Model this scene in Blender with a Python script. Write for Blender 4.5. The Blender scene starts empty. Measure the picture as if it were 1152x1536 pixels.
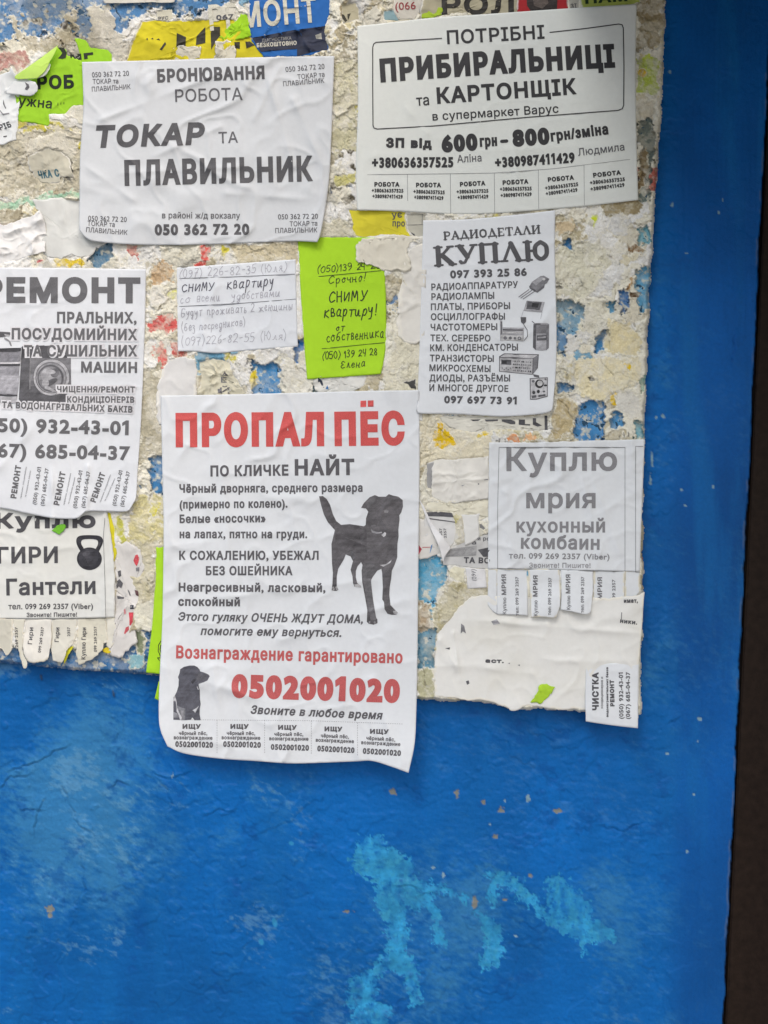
import bpy, math, random
import numpy as np

# ------------------------------------------------------------------ camera, sky, sun, exposure
SC = bpy.context.scene
S = 0.84 / 1536            # metres of wall per photo pixel
D = 0.72                   # camera to wall
CZ = 1.50                  # camera height
TH = math.radians(2.8)     # the phone was held slightly turned
cam = bpy.data.cameras.new('camera')
cam.sensor_fit = 'VERTICAL'
cam.sensor_height = 24.0
cam.lens = 12.0 / (0.42 / D)
cam.clip_start = 0.01
cam.clip_end = 200
CO = bpy.data.objects.new('camera', cam)
SC.collection.objects.link(CO)
CO.location = (0, -D, CZ)
CO.rotation_euler = (math.pi / 2, -TH, 0)
SC.camera = CO

SUN_EL, SUN_AZ = math.radians(48), math.radians(-28)     # azimuth: minus = from the left of the viewer
w = bpy.data.worlds.new('World')
SC.world = w
w.use_nodes = True
wn = w.node_tree.nodes
sky = wn.new('ShaderNodeTexSky')
sky.sky_type = 'NISHITA'
sky.sun_disc = False
sky.sun_elevation = SUN_EL
sky.sun_rotation = math.pi + SUN_AZ
sky.dust_density = 4.0
sky.air_density = 1.0
w.node_tree.links.new(sky.outputs[0], wn['Background'].inputs[0])
wn['Background'].inputs[1].default_value = 0.12
sun = bpy.data.lights.new('sun', 'SUN')
sun.energy = 1.1
sun.angle = math.radians(24)
sun.color = (1.0, 0.96, 0.90)
so = bpy.data.objects.new('sun', sun)
SC.collection.objects.link(so)
# from front, above, slightly left
so.rotation_euler = (math.pi / 2 - SUN_EL, 0, SUN_AZ)
SC.view_settings.view_transform = 'Standard'
SC.view_settings.look = 'None'
SC.view_settings.gamma = 1.0
SC.view_settings.exposure = 0.47
CAN = (0.115, 0.85, 1.945)  # added shade caster: left end, depth, underside height
BZ = 13.0                 # face of the board over the wall, mm

# ------------------------------------------------------------------ small maths helpers
RNG = np.random.RandomState(7)
LATS = [np.random.RandomState(100 + i).rand(256, 256).astype(np.float32) * 2 - 1 for i in range(12)]

def vn(x, y, seed=0):
    L = LATS[seed % 12]
    x = np.asarray(x, np.float64) + seed * 17.31
    y = np.asarray(y, np.float64) + seed * 9.77
    xi = np.floor(x).astype(np.int64); yi = np.floor(y).astype(np.int64)
    fx = x - xi; fy = y - yi
    fx = fx * fx * fx * (fx * (fx * 6 - 15) + 10); fy = fy * fy * fy * (fy * (fy * 6 - 15) + 10)
    x0 = xi & 255; x1 = (xi + 1) & 255; y0 = yi & 255; y1 = (yi + 1) & 255
    a = L[y0, x0]; b = L[y0, x1]; c = L[y1, x0]; d = L[y1, x1]
    return (a + (b - a) * fx) * (1 - fy) + (c + (d - c) * fx) * fy

def fbm(x, y, lam, octv=4, seed=0, gain=0.5):
    x = np.asarray(x, np.float64) / lam; y = np.asarray(y, np.float64) / lam
    s = 0; a = 1; t = 0
    for o in range(octv):
        # turn each octave so that the lattice never shows
        c, q = math.cos(0.6 + o * 1.1), math.sin(0.6 + o * 1.1)
        s = s + a * vn(x * c - y * q, x * q + y * c, seed + o)
        t += a; a *= gain; x = x * 2.03; y = y * 2.03
    return s / t * 1.6

def lin(r, g, b, k=1.0):
    def f(c):
        c = c / 255.0
        return (c / 12.92 if c <= 0.04045 else ((c + 0.055) / 1.055) ** 2.4) * k
    return np.array([f(r), f(g), f(b)])

def P(px, py, hmm):
    """photo pixel + height above the wall in mm -> world point"""
    px = np.asarray(px, np.float64); py = np.asarray(py, np.float64); h = np.asarray(hmm, np.float64) / 1000.0
    k = S * (1 - h / D)
    u = (px - 576) * k; v = (py - 768) * k
    X = u * math.cos(TH) + v * math.sin(TH)
    Zd = -u * math.sin(TH) + v * math.cos(TH)
    return np.stack([X, np.broadcast_to(-h, X.shape), CZ - Zd], -1)

def sdist(px, py, poly):
    """signed distance in pixels, positive inside"""
    poly = np.asarray(poly, np.float64)
    d2 = np.full(px.shape, 1e12); ins = np.zeros(px.shape, bool)
    n = len(poly)
    for i in range(n):
        ax, ay = poly[i]; bx, by = poly[(i + 1) % n]
        ex, ey = bx - ax, by - ay
        L = ex * ex + ey * ey + 1e-9
        t = np.clip(((px - ax) * ex + (py - ay) * ey) / L, 0, 1)
        dx = px - (ax + t * ex); dy = py - (ay + t * ey)
        d2 = np.minimum(d2, dx * dx + dy * dy)
        if ay != by:
            cnd = ((ay > py) != (by > py)) & (px < (bx - ax) * (py - ay) / (by - ay) + ax)
            ins ^= cnd
    d = np.sqrt(d2)
    return np.where(ins, d, -d)

def sst(x, a, b):
    t = np.clip((x - a) / (b - a), 0, 1)
    return t * t * (3 - 2 * t)

def ZM(x0, y0, sc):
    return lambda pts: [(x0 + p[0] / sc, y0 + p[1] / sc) for p in pts]

# ------------------------------------------------------------------ materials
def attr_mat(name, rough=0.75, grain=(0.06, 900.0), bump=(0.15, 700.0, 0.0002), spec=0.3, detail=6.0):
    m = bpy.data.materials.new(name)
    m.use_nodes = True
    N, K = m.node_tree.nodes, m.node_tree.links
    b = N['Principled BSDF']
    b.inputs['Roughness'].default_value = rough
    b.inputs['Specular IOR Level'].default_value = spec
    a = N.new('ShaderNodeAttribute'); a.attribute_name = 'Col'
    tc = N.new('ShaderNodeTexCoord')
    n = N.new('ShaderNodeTexNoise'); n.inputs['Scale'].default_value = grain[1]; n.inputs['Detail'].default_value = detail
    K.new(tc.outputs['Object'], n.inputs['Vector'])
    mr = N.new('ShaderNodeMapRange')
    mr.inputs['From Min'].default_value = 0.25; mr.inputs['From Max'].default_value = 0.75
    mr.inputs['To Min'].default_value = 1 - grain[0] * 1.5; mr.inputs['To Max'].default_value = 1 + grain[0]
    K.new(n.outputs['Fac'], mr.inputs['Value'])
    v = N.new('ShaderNodeVectorMath'); v.operation = 'SCALE'
    K.new(a.outputs['Color'], v.inputs[0]); K.new(mr.outputs[0], v.inputs['Scale'])
    K.new(v.outputs[0], b.inputs['Base Color'])
    if bump:
        n2 = N.new('ShaderNodeTexNoise'); n2.inputs['Scale'].default_value = bump[1]; n2.inputs['Detail'].default_value = 5
        K.new(tc.outputs['Object'], n2.inputs['Vector'])
        bp = N.new('ShaderNodeBump'); bp.inputs['Strength'].default_value = bump[0]; bp.inputs['Distance'].default_value = bump[2]
        K.new(n2.outputs['Fac'], bp.inputs['Height']); K.new(bp.outputs[0], b.inputs['Normal'])
    return m

M_PAPER = attr_mat('paper', 0.8, (0.02, 260.0), (0.25, 420.0, 0.0003), 0.2)
M_INK = attr_mat('printed_ink', 0.6, (0.16, 1500.0), None, 0.25, 3.0)
M_CRUST = attr_mat('old_paper_and_glue', 0.85, (0.09, 700.0), (0.6, 1100.0, 0.0006), 0.2, 8.0)
M_WALL = attr_mat('blue_oil_paint', 0.5, (0.07, 420.0), (0.5, 800.0, 0.0005), 0.16)
M_DOOR = attr_mat('dark_brown_paint', 0.55, (0.25, 150.0), (0.4, 500.0, 0.0004), 0.12)
M_PLAIN = attr_mat('weathered_concrete', 0.9, (0.12, 12.0), (0.4, 90.0, 0.002), 0.2)

# ------------------------------------------------------------------ mesh helpers
def mesh_obj(name, verts, faces, mat, cols=None, parent=None, smooth=True, origin=None):
    verts = np.asarray(verts, np.float64)
    me = bpy.data.meshes.new(name)
    o = bpy.data.objects.new(name, me)
    SC.collection.objects.link(o)
    if parent is not None:
        org = np.array(ORIG[parent.name])
    else:
        org = verts.mean(0) if origin is None else np.array(origin)
        o.location = org
    ORIG[o.name] = org
    v = (verts - org).astype(np.float32)
    me.vertices.add(len(v)); me.vertices.foreach_set('co', v.ravel())
    if isinstance(faces, np.ndarray):
        k = faces.shape[1]; nf = len(faces)
        me.loops.add(nf * k); me.loops.foreach_set('vertex_index', faces.astype(np.int32).ravel())
        me.polygons.add(nf); me.polygons.foreach_set('loop_start', np.arange(nf, dtype=np.int32) * k)
    else:
        flat = [i for f in faces for i in f]; st = np.cumsum([0] + [len(f) for f in faces[:-1]])
        nf = len(faces)
        me.loops.add(len(flat)); me.loops.foreach_set('vertex_index', np.array(flat, np.int32))
        me.polygons.add(nf); me.polygons.foreach_set('loop_start', np.array(st, np.int32))
    me.polygons.foreach_set('use_smooth', np.full(nf, smooth, bool))
    me.update(calc_edges=True); me.validate()
    at = me.color_attributes.new('Col', 'FLOAT_COLOR', 'POINT')
    c = np.ones((len(v), 4), np.float32)
    c[:, :3] = np.asarray(cols if cols is not None else (0.8, 0.8, 0.8))
    at.data.foreach_set('color', c.ravel())
    me.materials.append(mat)
    if parent is not None:
        o.parent = parent
    return o
ORIG = {}

GROUPS = {'flyer': 'flyers glued to the notice board', 'note': 'handwritten notes on the notice board', 'poster': 'torn posters on the notice board', 'sheet': 'torn blank sheets on the notice board',
          'paper scrap': 'paper scraps on the notice board', 'paper strip': 'paper strips on the notice board', 'paper flap': 'curled paper flaps on the notice board', 'paper tag': 'paper tags on the notice board'}
def tag(o, label=None, cat=None, group=None, kind=None):
    group = group or GROUPS.get(cat)
    if label: o['label'] = label
    if cat: o['category'] = cat
    if group: o['group'] = group
    if kind: o['kind'] = kind
    return o

def empty(name, loc, label, cat):
    o = bpy.data.objects.new(name, None)
    SC.collection.objects.link(o); o.location = loc; o.empty_display_size = 0.05
    ORIG[o.name] = np.array(loc, float)
    return tag(o, label, cat)

def box(name, lo, hi, mat, col, parent=None, bev=0.003):
    import bmesh
    bm = bmesh.new()
    bmesh.ops.create_cube(bm, size=1.0)
    lo = np.array(lo); hi = np.array(hi)
    for v in bm.verts:
        v.co = (lo + hi) / 2 + np.array(v.co) * (hi - lo)
    if bev:
        bmesh.ops.bevel(bm, geom=list(bm.edges), offset=bev, segments=2, affect='EDGES')
    bm.verts.index_update()
    V = [tuple(v.co) for v in bm.verts]; F = [[v.index for v in f.verts] for f in bm.faces]
    bm.free()
    return mesh_obj(name, V, F, mat, col, parent, smooth=False)

def resample(pts, n):
    p = np.asarray(pts, np.float64)
    d = np.r_[0, np.cumsum(np.hypot(*(p[1:] - p[:-1]).T))]
    t = np.linspace(0, d[-1], n)
    return np.stack([np.interp(t, d, p[:, 0]), np.interp(t, d, p[:, 1])], -1)

def smooth_line(pts, n):
    """Catmull-Rom through the points"""
    p = np.asarray(pts, np.float64)
    if len(p) < 3: return resample(p, n)
    q = np.vstack([2 * p[0] - p[1], p, 2 * p[-1] - p[-2]])
    out = []
    for i in range(1, len(q) - 2):
        for t in np.linspace(0, 1, 8, endpoint=False):
            a, b, c, d = q[i - 1], q[i], q[i + 1], q[i + 2]
            out.append(0.5 * ((2 * b) + (c - a) * t + (2 * a - 5 * b + 4 * c - d) * t * t + (3 * b - a - 3 * c + d) * t ** 3))
    out.append(p[-1])
    return resample(out, n)

def HF(base, amp=0.35, lam=95, seed=1, lifts=(), creases=(), fine=0.10, tilt=None):
    """height of a sheet over the wall (mm) as a function of the photo pixel"""
    def f(x, y):
        x = np.asarray(x, np.float64); y = np.asarray(y, np.float64)
        wx = x + lam * .25 * fbm(x, y, lam * .8, 2, seed + 1)
        r1 = np.abs(fbm(wx, y, lam * 0.75, 2, seed + 3)); r2 = np.abs(fbm(x + 40, wx - x + y, lam * 0.42, 2, seed + 6))
        h = base + 1.35 * amp * fbm(x, y, lam, 3, seed) + fine * (4.2 * np.exp(-(r1 / .17) ** 1.5) * sst(fbm(x, y, lam * 1.2, 2, seed + 2), -.3, .5) + 2.0 * np.exp(-(r2 / .2) ** 1.5) - 1.0)
        for (lx, ly, r, a) in lifts:
            h = h + a * np.exp(-((x - lx) ** 2 + (y - ly) ** 2) / (r * r))
        for (ax, ay, bx, by, wd, a) in creases:
            ex, ey = bx - ax, by - ay; L = ex * ex + ey * ey
            t = ((x - ax) * ex + (y - ay) * ey) / L
            tc = np.clip(t, 0, 1)
            d = np.hypot(x - ax - tc * ex, y - ay - tc * ey) + 0.0
            h = h + 2.1 * a * np.exp(-(d / wd) ** 1.3) * (0.6 + 0.4 * np.cos(t * 9 + ax))
        if tilt:
            x0, y0, gx, gy = tilt
            h = h + gx * (x - x0) + gy * (y - y0)
        return h
    f.base = base
    return f

SHEETS = []     # footprints, so that the crust lies flat under them
FOOT = []
def coons(name, top, bottom, left, right, hf, col, label=None, cat=None, group=None, parent=None, step=2.6,
          rag=(0, 0, 0, 0), seed=3, dirt=0.0, mat=None, foot=True, thick=0.16, rim=None):
    top = np.array(top, float); bottom = np.array(bottom, float); left = np.array(left, float); right = np.array(right, float)
    ln = lambda p: np.hypot(*(p[1:] - p[:-1]).T).sum()
    nu = max(6, int(max(ln(top), ln(bottom)) / step)); nv = max(6, int(max(ln(left), ln(right)) / step))
    T = smooth_line(top, nu); B = smooth_line(bottom, nu); L = smooth_line(left, nv); R = smooth_line(right, nv)
    def ragged(C, a, sd):
        if a:
            i = np.arange(len(C)); k = np.minimum(1, np.minimum(i, len(C) - 1 - i) / 3.0)[:, None]
            C += np.stack([fbm(i * step, i * 0 + sd * 31.7, 16, 4, sd, 0.7), fbm(i * step, i * 0 + sd * 57.1, 16, 4, sd + 2, 0.7)], -1) * a * k
        return C
    T = ragged(T, rag[0], seed); B = ragged(B, rag[1], seed + 1); L = ragged(L, rag[2], seed + 2); R = ragged(R, rag[3], seed + 3)
    u = np.linspace(0, 1, nu)[None, :, None]; v = np.linspace(0, 1, nv)[:, None, None]
    G = ((1 - v) * T[None] + v * B[None] + (1 - u) * L[:, None] + u * R[:, None]
         - ((1 - u) * (1 - v) * T[0] + u * (1 - v) * T[-1] + (1 - u) * v * B[0] + u * v * B[-1]))
    x, y = G[..., 0], G[..., 1]
    V = P(x, y, hf(x, y)).reshape(-1, 3)
    idx = np.arange(nu * nv).reshape(nv, nu)
    F = np.stack([idx[:-1, :-1], idx[1:, :-1], idx[1:, 1:], idx[:-1, 1:]], -1).reshape(-1, 4)
    C = np.tile(np.asarray(col, float), (nu * nv, 1))
    if dirt:
        dn = sst(fbm(x, y, 70, 4, seed + 5), 0.05, 0.9).reshape(-1, 1) * dirt
        C = C * (1 - dn) + C * np.array([0.78, 0.74, 0.62]) * dn
    if rim is not None:       # torn edges show the white core of the paper
        ii, jj = np.meshgrid(np.arange(nv), np.arange(nu), indexing='ij')
        e = np.full((nv, nu), 99.0)
        if rag[0]: e = np.minimum(e, ii)
        if rag[1]: e = np.minimum(e, nv - 1 - ii)
        if rag[2]: e = np.minimum(e, jj)
        if rag[3]: e = np.minimum(e, nu - 1 - jj)
        k = (e <= 0.6 + 0.9 * (fbm(x, y, 14, 2, seed + 7) > 0)).reshape(-1, 1)
        C = np.where(k, np.asarray(rim), C)
    o = mesh_obj(name, V, F, mat or M_PAPER, C, parent)
    if thick:
        md = o.modifiers.new('thickness', 'SOLIDIFY'); md.thickness = thick / 1000; md.offset = -1
    if label: tag(o, label, cat, group)
    if foot:
        FOOT.append((np.vstack([T, R, B[::-1], L[::-1]])[::3], hf))
    o_hf[o.name] = hf
    return o
o_hf = {}

def scrap(name, poly, hf, col, label=None, cat='paper scrap', group=None, jag=3.0, seed=5, rim=(0.74, 0.73, 0.68), rings=9, parent=None,
          mottle=0.10, rimw=1, thick=0.15, step=2.2, mat=None):
    """a torn scrap of paper glued to the board: polygon with a torn edge and a white fibre rim"""
    p = np.asarray(poly, float)
    c = p.mean(0)
    per = np.hypot(*(np.roll(p, -1, 0) - p).T).sum()
    n = max(24, int(per / step)); rings = max(6, int(np.hypot(*(p - c).T).mean() / 2.6))
    E = resample(np.vstack([p, p[:1]]), n + 1)[:-1]
    i = np.arange(n)
    nx = fbm(E[:, 0], E[:, 1], 13, 4, seed, 0.75); ny = fbm(E[:, 0], E[:, 1], 13, 4, seed + 4, 0.75)
    E = E + np.stack([nx, ny], -1) * jag
    V = [c[None]]
    tt = np.linspace(0, 1, rings + 1)[1:]
    for t in tt: V.append(c + (E - c) * t)
    G = np.vstack(V)
    X = P(G[:, 0], G[:, 1], hf(G[:, 0], G[:, 1]))
    F = [[0, 1 + (j + 1) % n, 1 + j] for j in range(n)]
    for r in range(rings - 1):
        a = 1 + r * n; b = a + n
        for j in range(n):
            k = (j + 1) % n
            F.append([a + j, a + k, b + k, b + j])
    C = np.tile(np.asarray(col, float), (len(G), 1)) * (1 + mottle * fbm(G[:, 0], G[:, 1], 18, 4, seed + 1))[:, None]
    if rim is not None:
        for r in range(rings - rimw, rings):
            sl = slice(1 + r * n, 1 + (r + 1) * n)
            k = (fbm(E[:, 0], E[:, 1], 20, 3, seed + 8) > -0.25)[:, None]
            C[sl] = np.where(k, np.asarray(rim), C[sl])
    F = [f[::-1] for f in F]
    if parent is None: FOOT.append((E[::2], hf))
    o = mesh_obj(name, X, F, mat or M_PAPER, C, parent)
    if thick:
        md = o.modifiers.new('thickness', 'SOLIDIFY'); md.thickness = thick / 1000; md.offset = -1
    if label: tag(o, label, cat, group)
    o_hf[o.name] = hf; LIFT[o.name] = 0.12
    return o

# ------------------------------------------------------------------ printing: outlines -> filled mesh lying on the sheet
def text_contours(body):
    c = bpy.data.curves.new('lettering', 'FONT'); c.body = body; c.resolution_u = 4
    o = bpy.data.objects.new('lettering', c)
    SC.collection.objects.link(o)
    dg = bpy.context.evaluated_depsgraph_get()
    oe = o.evaluated_get(dg)
    cu = oe.to_curve(dg)
    out = []
    for s in cu.splines:
        if s.type == 'BEZIER':
            bp = s.bezier_points; n = len(bp); pts = []
            for i in range(n):
                a, b = bp[i], bp[(i + 1) % n]
                p0 = np.array(a.co[:2]); p1 = np.array(a.handle_right[:2]); p2 = np.array(b.handle_left[:2]); p3 = np.array(b.co[:2])
                ch = p3 - p0; L = np.hypot(*ch) + 1e-9
                dev = max(abs(ch[0] * (p1 - p0)[1] - ch[1] * (p1 - p0)[0]), abs(ch[0] * (p2 - p0)[1] - ch[1] * (p2 - p0)[0])) / L
                k = 1 if dev < 1e-4 else 6
                for t in np.arange(k) / k:
                    pts.append((1 - t) ** 3 * p0 + 3 * (1 - t) ** 2 * t * p1 + 3 * (1 - t) * t * t * p2 + t ** 3 * p3)
            out.append(np.array(pts))
        else:
            out.append(np.array([p.co[:2] for p in s.points]))
    oe.to_curve_clear()
    bpy.data.objects.remove(o); bpy.data.curves.remove(c)
    return out

GLYPHS = {}
def glyph(ch):
    """outlines of one letter (outer rings counter-clockwise) and its advance"""
    if ch not in GLYPHS:
        cs = text_contours(ch) if ch != ' ' else []
        tot = 0
        for c in cs:
            x, y = c[:, 0], c[:, 1]; tot += (x * np.roll(y, -1) - np.roll(x, -1) * y).sum()
        if tot < 0: cs = [c[::-1] for c in cs]
        if 'HH' not in GLYPHS: GLYPHS['HH'] = np.vstack(text_contours('НН'))[:, 0].max()
        GLYPHS[ch] = (cs, np.vstack(text_contours('Н' + ch + 'Н'))[:, 0].max() - GLYPHS['HH'])
    return GLYPHS[ch]

def embolden(cs, b):
    """push every outline outwards by b pixels (outer rings run counter-clockwise)"""
    out = []
    for c in cs:
        d = np.hypot(*(np.roll(c, -1, 0) - c).T)
        c = c[d > 1e-6]
        if len(c) < 3: continue
        if abs(b) > 1e-6:
            e = np.roll(c, -1, 0) - c; e /= np.hypot(*e.T)[:, None]
            nrm = np.stack([e[:, 1], -e[:, 0]], -1)
            m = nrm + np.roll(nrm, 1, 0); L2 = (m * m).sum(1)
            c = c + m * np.minimum(2.0 / np.maximum(L2, 1e-3), 1.6)[:, None] * b
        out.append(c)
    return out

def fill(cs, tol, maxw):
    """nonzero-winding scanline fill -> quads in 2D"""
    e = []
    for c in cs:
        a = c; b = np.roll(c, -1, 0)
        k = np.abs(a[:, 1] - b[:, 1]) > 1e-9
        e.append(np.hstack([a[k], b[k]]))
    if not e: return np.zeros((0, 2)), np.zeros((0, 4), int)
    E = np.vstack(e)
    ys = np.unique(np.round(np.r_[E[:, 1], E[:, 3]] / tol)) * tol
    y2 = [ys[0]]
    for y in ys[1:]:
        n = int(math.ceil((y - y2[-1]) / (maxw * 0.8)))
        base = y2[-1]
        for q in range(1, n + 1): y2.append(base + (y - base) * q / n)
    V, F = [], []
    lo = np.minimum(E[:, 1], E[:, 3]); hi = np.maximum(E[:, 1], E[:, 3])
    for y0, y1 in zip(y2[:-1], y2[1:]):
        ym = (y0 + y1) / 2
        k = np.nonzero((lo <= ym) & (hi > ym))[0]
        if not len(k): continue
        A = E[k]; sl = (A[:, 2] - A[:, 0]) / (A[:, 3] - A[:, 1])
        xm = A[:, 0] + (ym - A[:, 1]) * sl
        mn = np.minimum(A[:, 0], A[:, 2]); mx = np.maximum(A[:, 0], A[:, 2])
        xa = np.clip(A[:, 0] + (y0 - A[:, 1]) * sl, mn, mx); xb = np.clip(A[:, 0] + (y1 - A[:, 1]) * sl, mn, mx)
        wd = np.where(A[:, 3] > A[:, 1], 1, -1)
        o = np.argsort(xm, kind='stable')
        wsum = 0; st = None
        for i in o:
            pw = wsum; wsum += wd[i]
            if pw == 0 and wsum != 0: st = i
            elif pw != 0 and wsum == 0:
                n = max(1, int(math.ceil((xm[i] - xm[st]) / maxw)))
                b0 = len(V)
                for q in range(n + 1):
                    t = q / n
                    V.append((xa[st] + (xa[i] - xa[st]) * t, y0)); V.append((xb[st] + (xb[i] - xb[st]) * t, y1))
                for q in range(n):
                    F.append((b0 + 2 * q, b0 + 2 * q + 2, b0 + 2 * q + 3, b0 + 2 * q + 1))
    return np.array(V).reshape(-1, 2), np.array(F, int).reshape(-1, 4)

_h = text_contours('Н')
CAP = np.vstack(_h)[:, 1].max()
GLYPHS['1'] = ([np.array([(.26, 0), (.40, 0), (.40, 1), (.28, 1), (.06, .84), (.06, .70), (.26, .83)]) * CAP], .58 * CAP)
INK = lin(66, 66, 70)
EPS = 0.22
LIFT = {}      # a little more clearance where the sheet is a coarser mesh

def put(parent, name, cs, f2px, col, tol, maxw, hf, lift=EPS, label=None):
    V2, F = fill(cs, tol, maxw)
    if not len(F): return None
    px, py = f2px(V2)
    V = P(px, py, hf(px, py) + lift + LIFT.get(parent.name, 0))
    o = mesh_obj(name, V, F, M_INK, col, parent, smooth=True)
    if label: o['label'] = label
    return o

def frame(L, R):
    L = np.array(L, float); R = np.array(R, float)
    d = R - L; ln = np.hypot(*d); d /= ln
    up = np.array([d[1], -d[0]])
    return L, d, up, ln

def arcf(L, d, up, ln, sag):
    def f(V2):
        t = V2[:, 0] / ln
        q = L + V2[:, :1] * d + (V2[:, 1:] + (4 * sag * t * (1 - t))[:, None]) * up
        return q[:, 0], q[:, 1]
    return f

def txt(parent, name, body, L, R, cap, bold=0.0, slant=0.0, col=None, hf=None, sag=0.0, label=None, track=0.85):
    """one printed line: baseline from L to R (photo pixels), capital height, stroke gain in pixels"""
    hf = hf or o_hf[parent.name]
    bold *= 0.74
    L, d, up, ln = frame(L, R)
    sy = (cap - 2 * bold) / CAP
    gs = [glyph(ch) for ch in body]
    def lay(sx):
        out, x = [], 0.0
        for cs, adv in gs:
            out += [np.stack([c[:, 0] * sx + x + slant * c[:, 1] * sy, c[:, 1] * sy + bold], -1) for c in cs]
            x += adv * sx + 2 * bold * track
        A = np.vstack(out)
        return out, A[:, 0].min(), A[:, 0].max()
    _, p0, p1 = lay(sy); _, q0, q1 = lay(sy * 2)
    sx = sy * (1 + ((ln - 2 * bold) - (p1 - p0)) / ((q1 - q0) - (p1 - p0)))
    sx = max(sx, sy * .3)
    cs, x0, _ = lay(sx)
    cs = embolden([c - np.array([x0 - bold, 0]) for c in cs], bold)
    return put(parent, name, cs, arcf(L, d, up, ln, sag), INK if col is None else col, max(cap / 90, 0.05), 2.8, hf, label=label)

def stroke_contours(lines, wd):
    out = []
    for ln in lines:
        p = np.asarray(ln[0] if isinstance(ln, tuple) and not np.isscalar(ln[0]) and isinstance(ln[1], float) else ln, float)
        ww = (ln[1] if isinstance(ln, tuple) and isinstance(ln[1], float) else wd) / 2
        for a, b in zip(p[:-1], p[1:]):
            e = b - a; L = np.hypot(*e)
            if L < 1e-6: continue
            n = np.array([-e[1], e[0]]) / L * ww
            out.append(np.array([a - n, b - n, b + n, a + n]))
        for a in p:
            t = np.arange(8) / 8 * 2 * math.pi
            out.append(np.stack([a[0] + ww * np.cos(t), a[1] + ww * np.sin(t)], -1))
    return out

def rule(parent, name, lines, wd, col=None, hf=None, lift=EPS):
    """printed ruled lines given in photo pixels"""
    hf = hf or o_hf[parent.name]
    cs = []
    for l in lines: cs += stroke_contours([np.asarray(l, float)], wd)
    cs = [c[::-1] for c in cs]
    return put(parent, name, cs, lambda V: (V[:, 0], V[:, 1]), INK if col is None else col, 0.15, 2.8, hf, lift)

def picture(parent, name, polys, hf=None, label=None):
    """a printed picture: flat tones laid over one another"""
    hf = hf or o_hf[parent.name]
    VV, FF, CC = [], [], []; n = 0
    for k, (pl, col) in enumerate(polys):
        V2, F = fill([np.asarray(pl, float)], 0.15, 1.8)
        if not len(F): continue
        VV.append(P(V2[:, 0], V2[:, 1], hf(V2[:, 0], V2[:, 1]) + EPS + LIFT.get(parent.name, 0) + 0.014 * k))
        CC.append(np.tile(np.asarray(col, float), (len(V2), 1)) * (1 + 0.22 * fbm(V2[:, 0], V2[:, 1], 10, 4, k, .7) + .16 * fbm(V2[:, 0] * .05, V2[:, 1], 2.6, 2, k) + .14 * fbm((V2[:, 0] - V2[:, 1]) * .4, V2[:, 0] + V2[:, 1], 5, 2, k + 3))[:, None])
        FF.append(F + n); n += len(V2)
    F = np.vstack(FF)[:, ::-1]
    o = mesh_obj(name, np.vstack(VV), F, M_INK, np.vstack(CC), parent)
    if label: o['label'] = label
    return o

def ell(cx, cy, rx, ry, n=28, rot=0):
    t = np.arange(n) / n * 2 * math.pi
    x = rx * np.cos(t); y = ry * np.sin(t)
    return np.stack([cx + x * math.cos(rot) - y * math.sin(rot), cy + x * math.sin(rot) + y * math.cos(rot)], -1)

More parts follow.
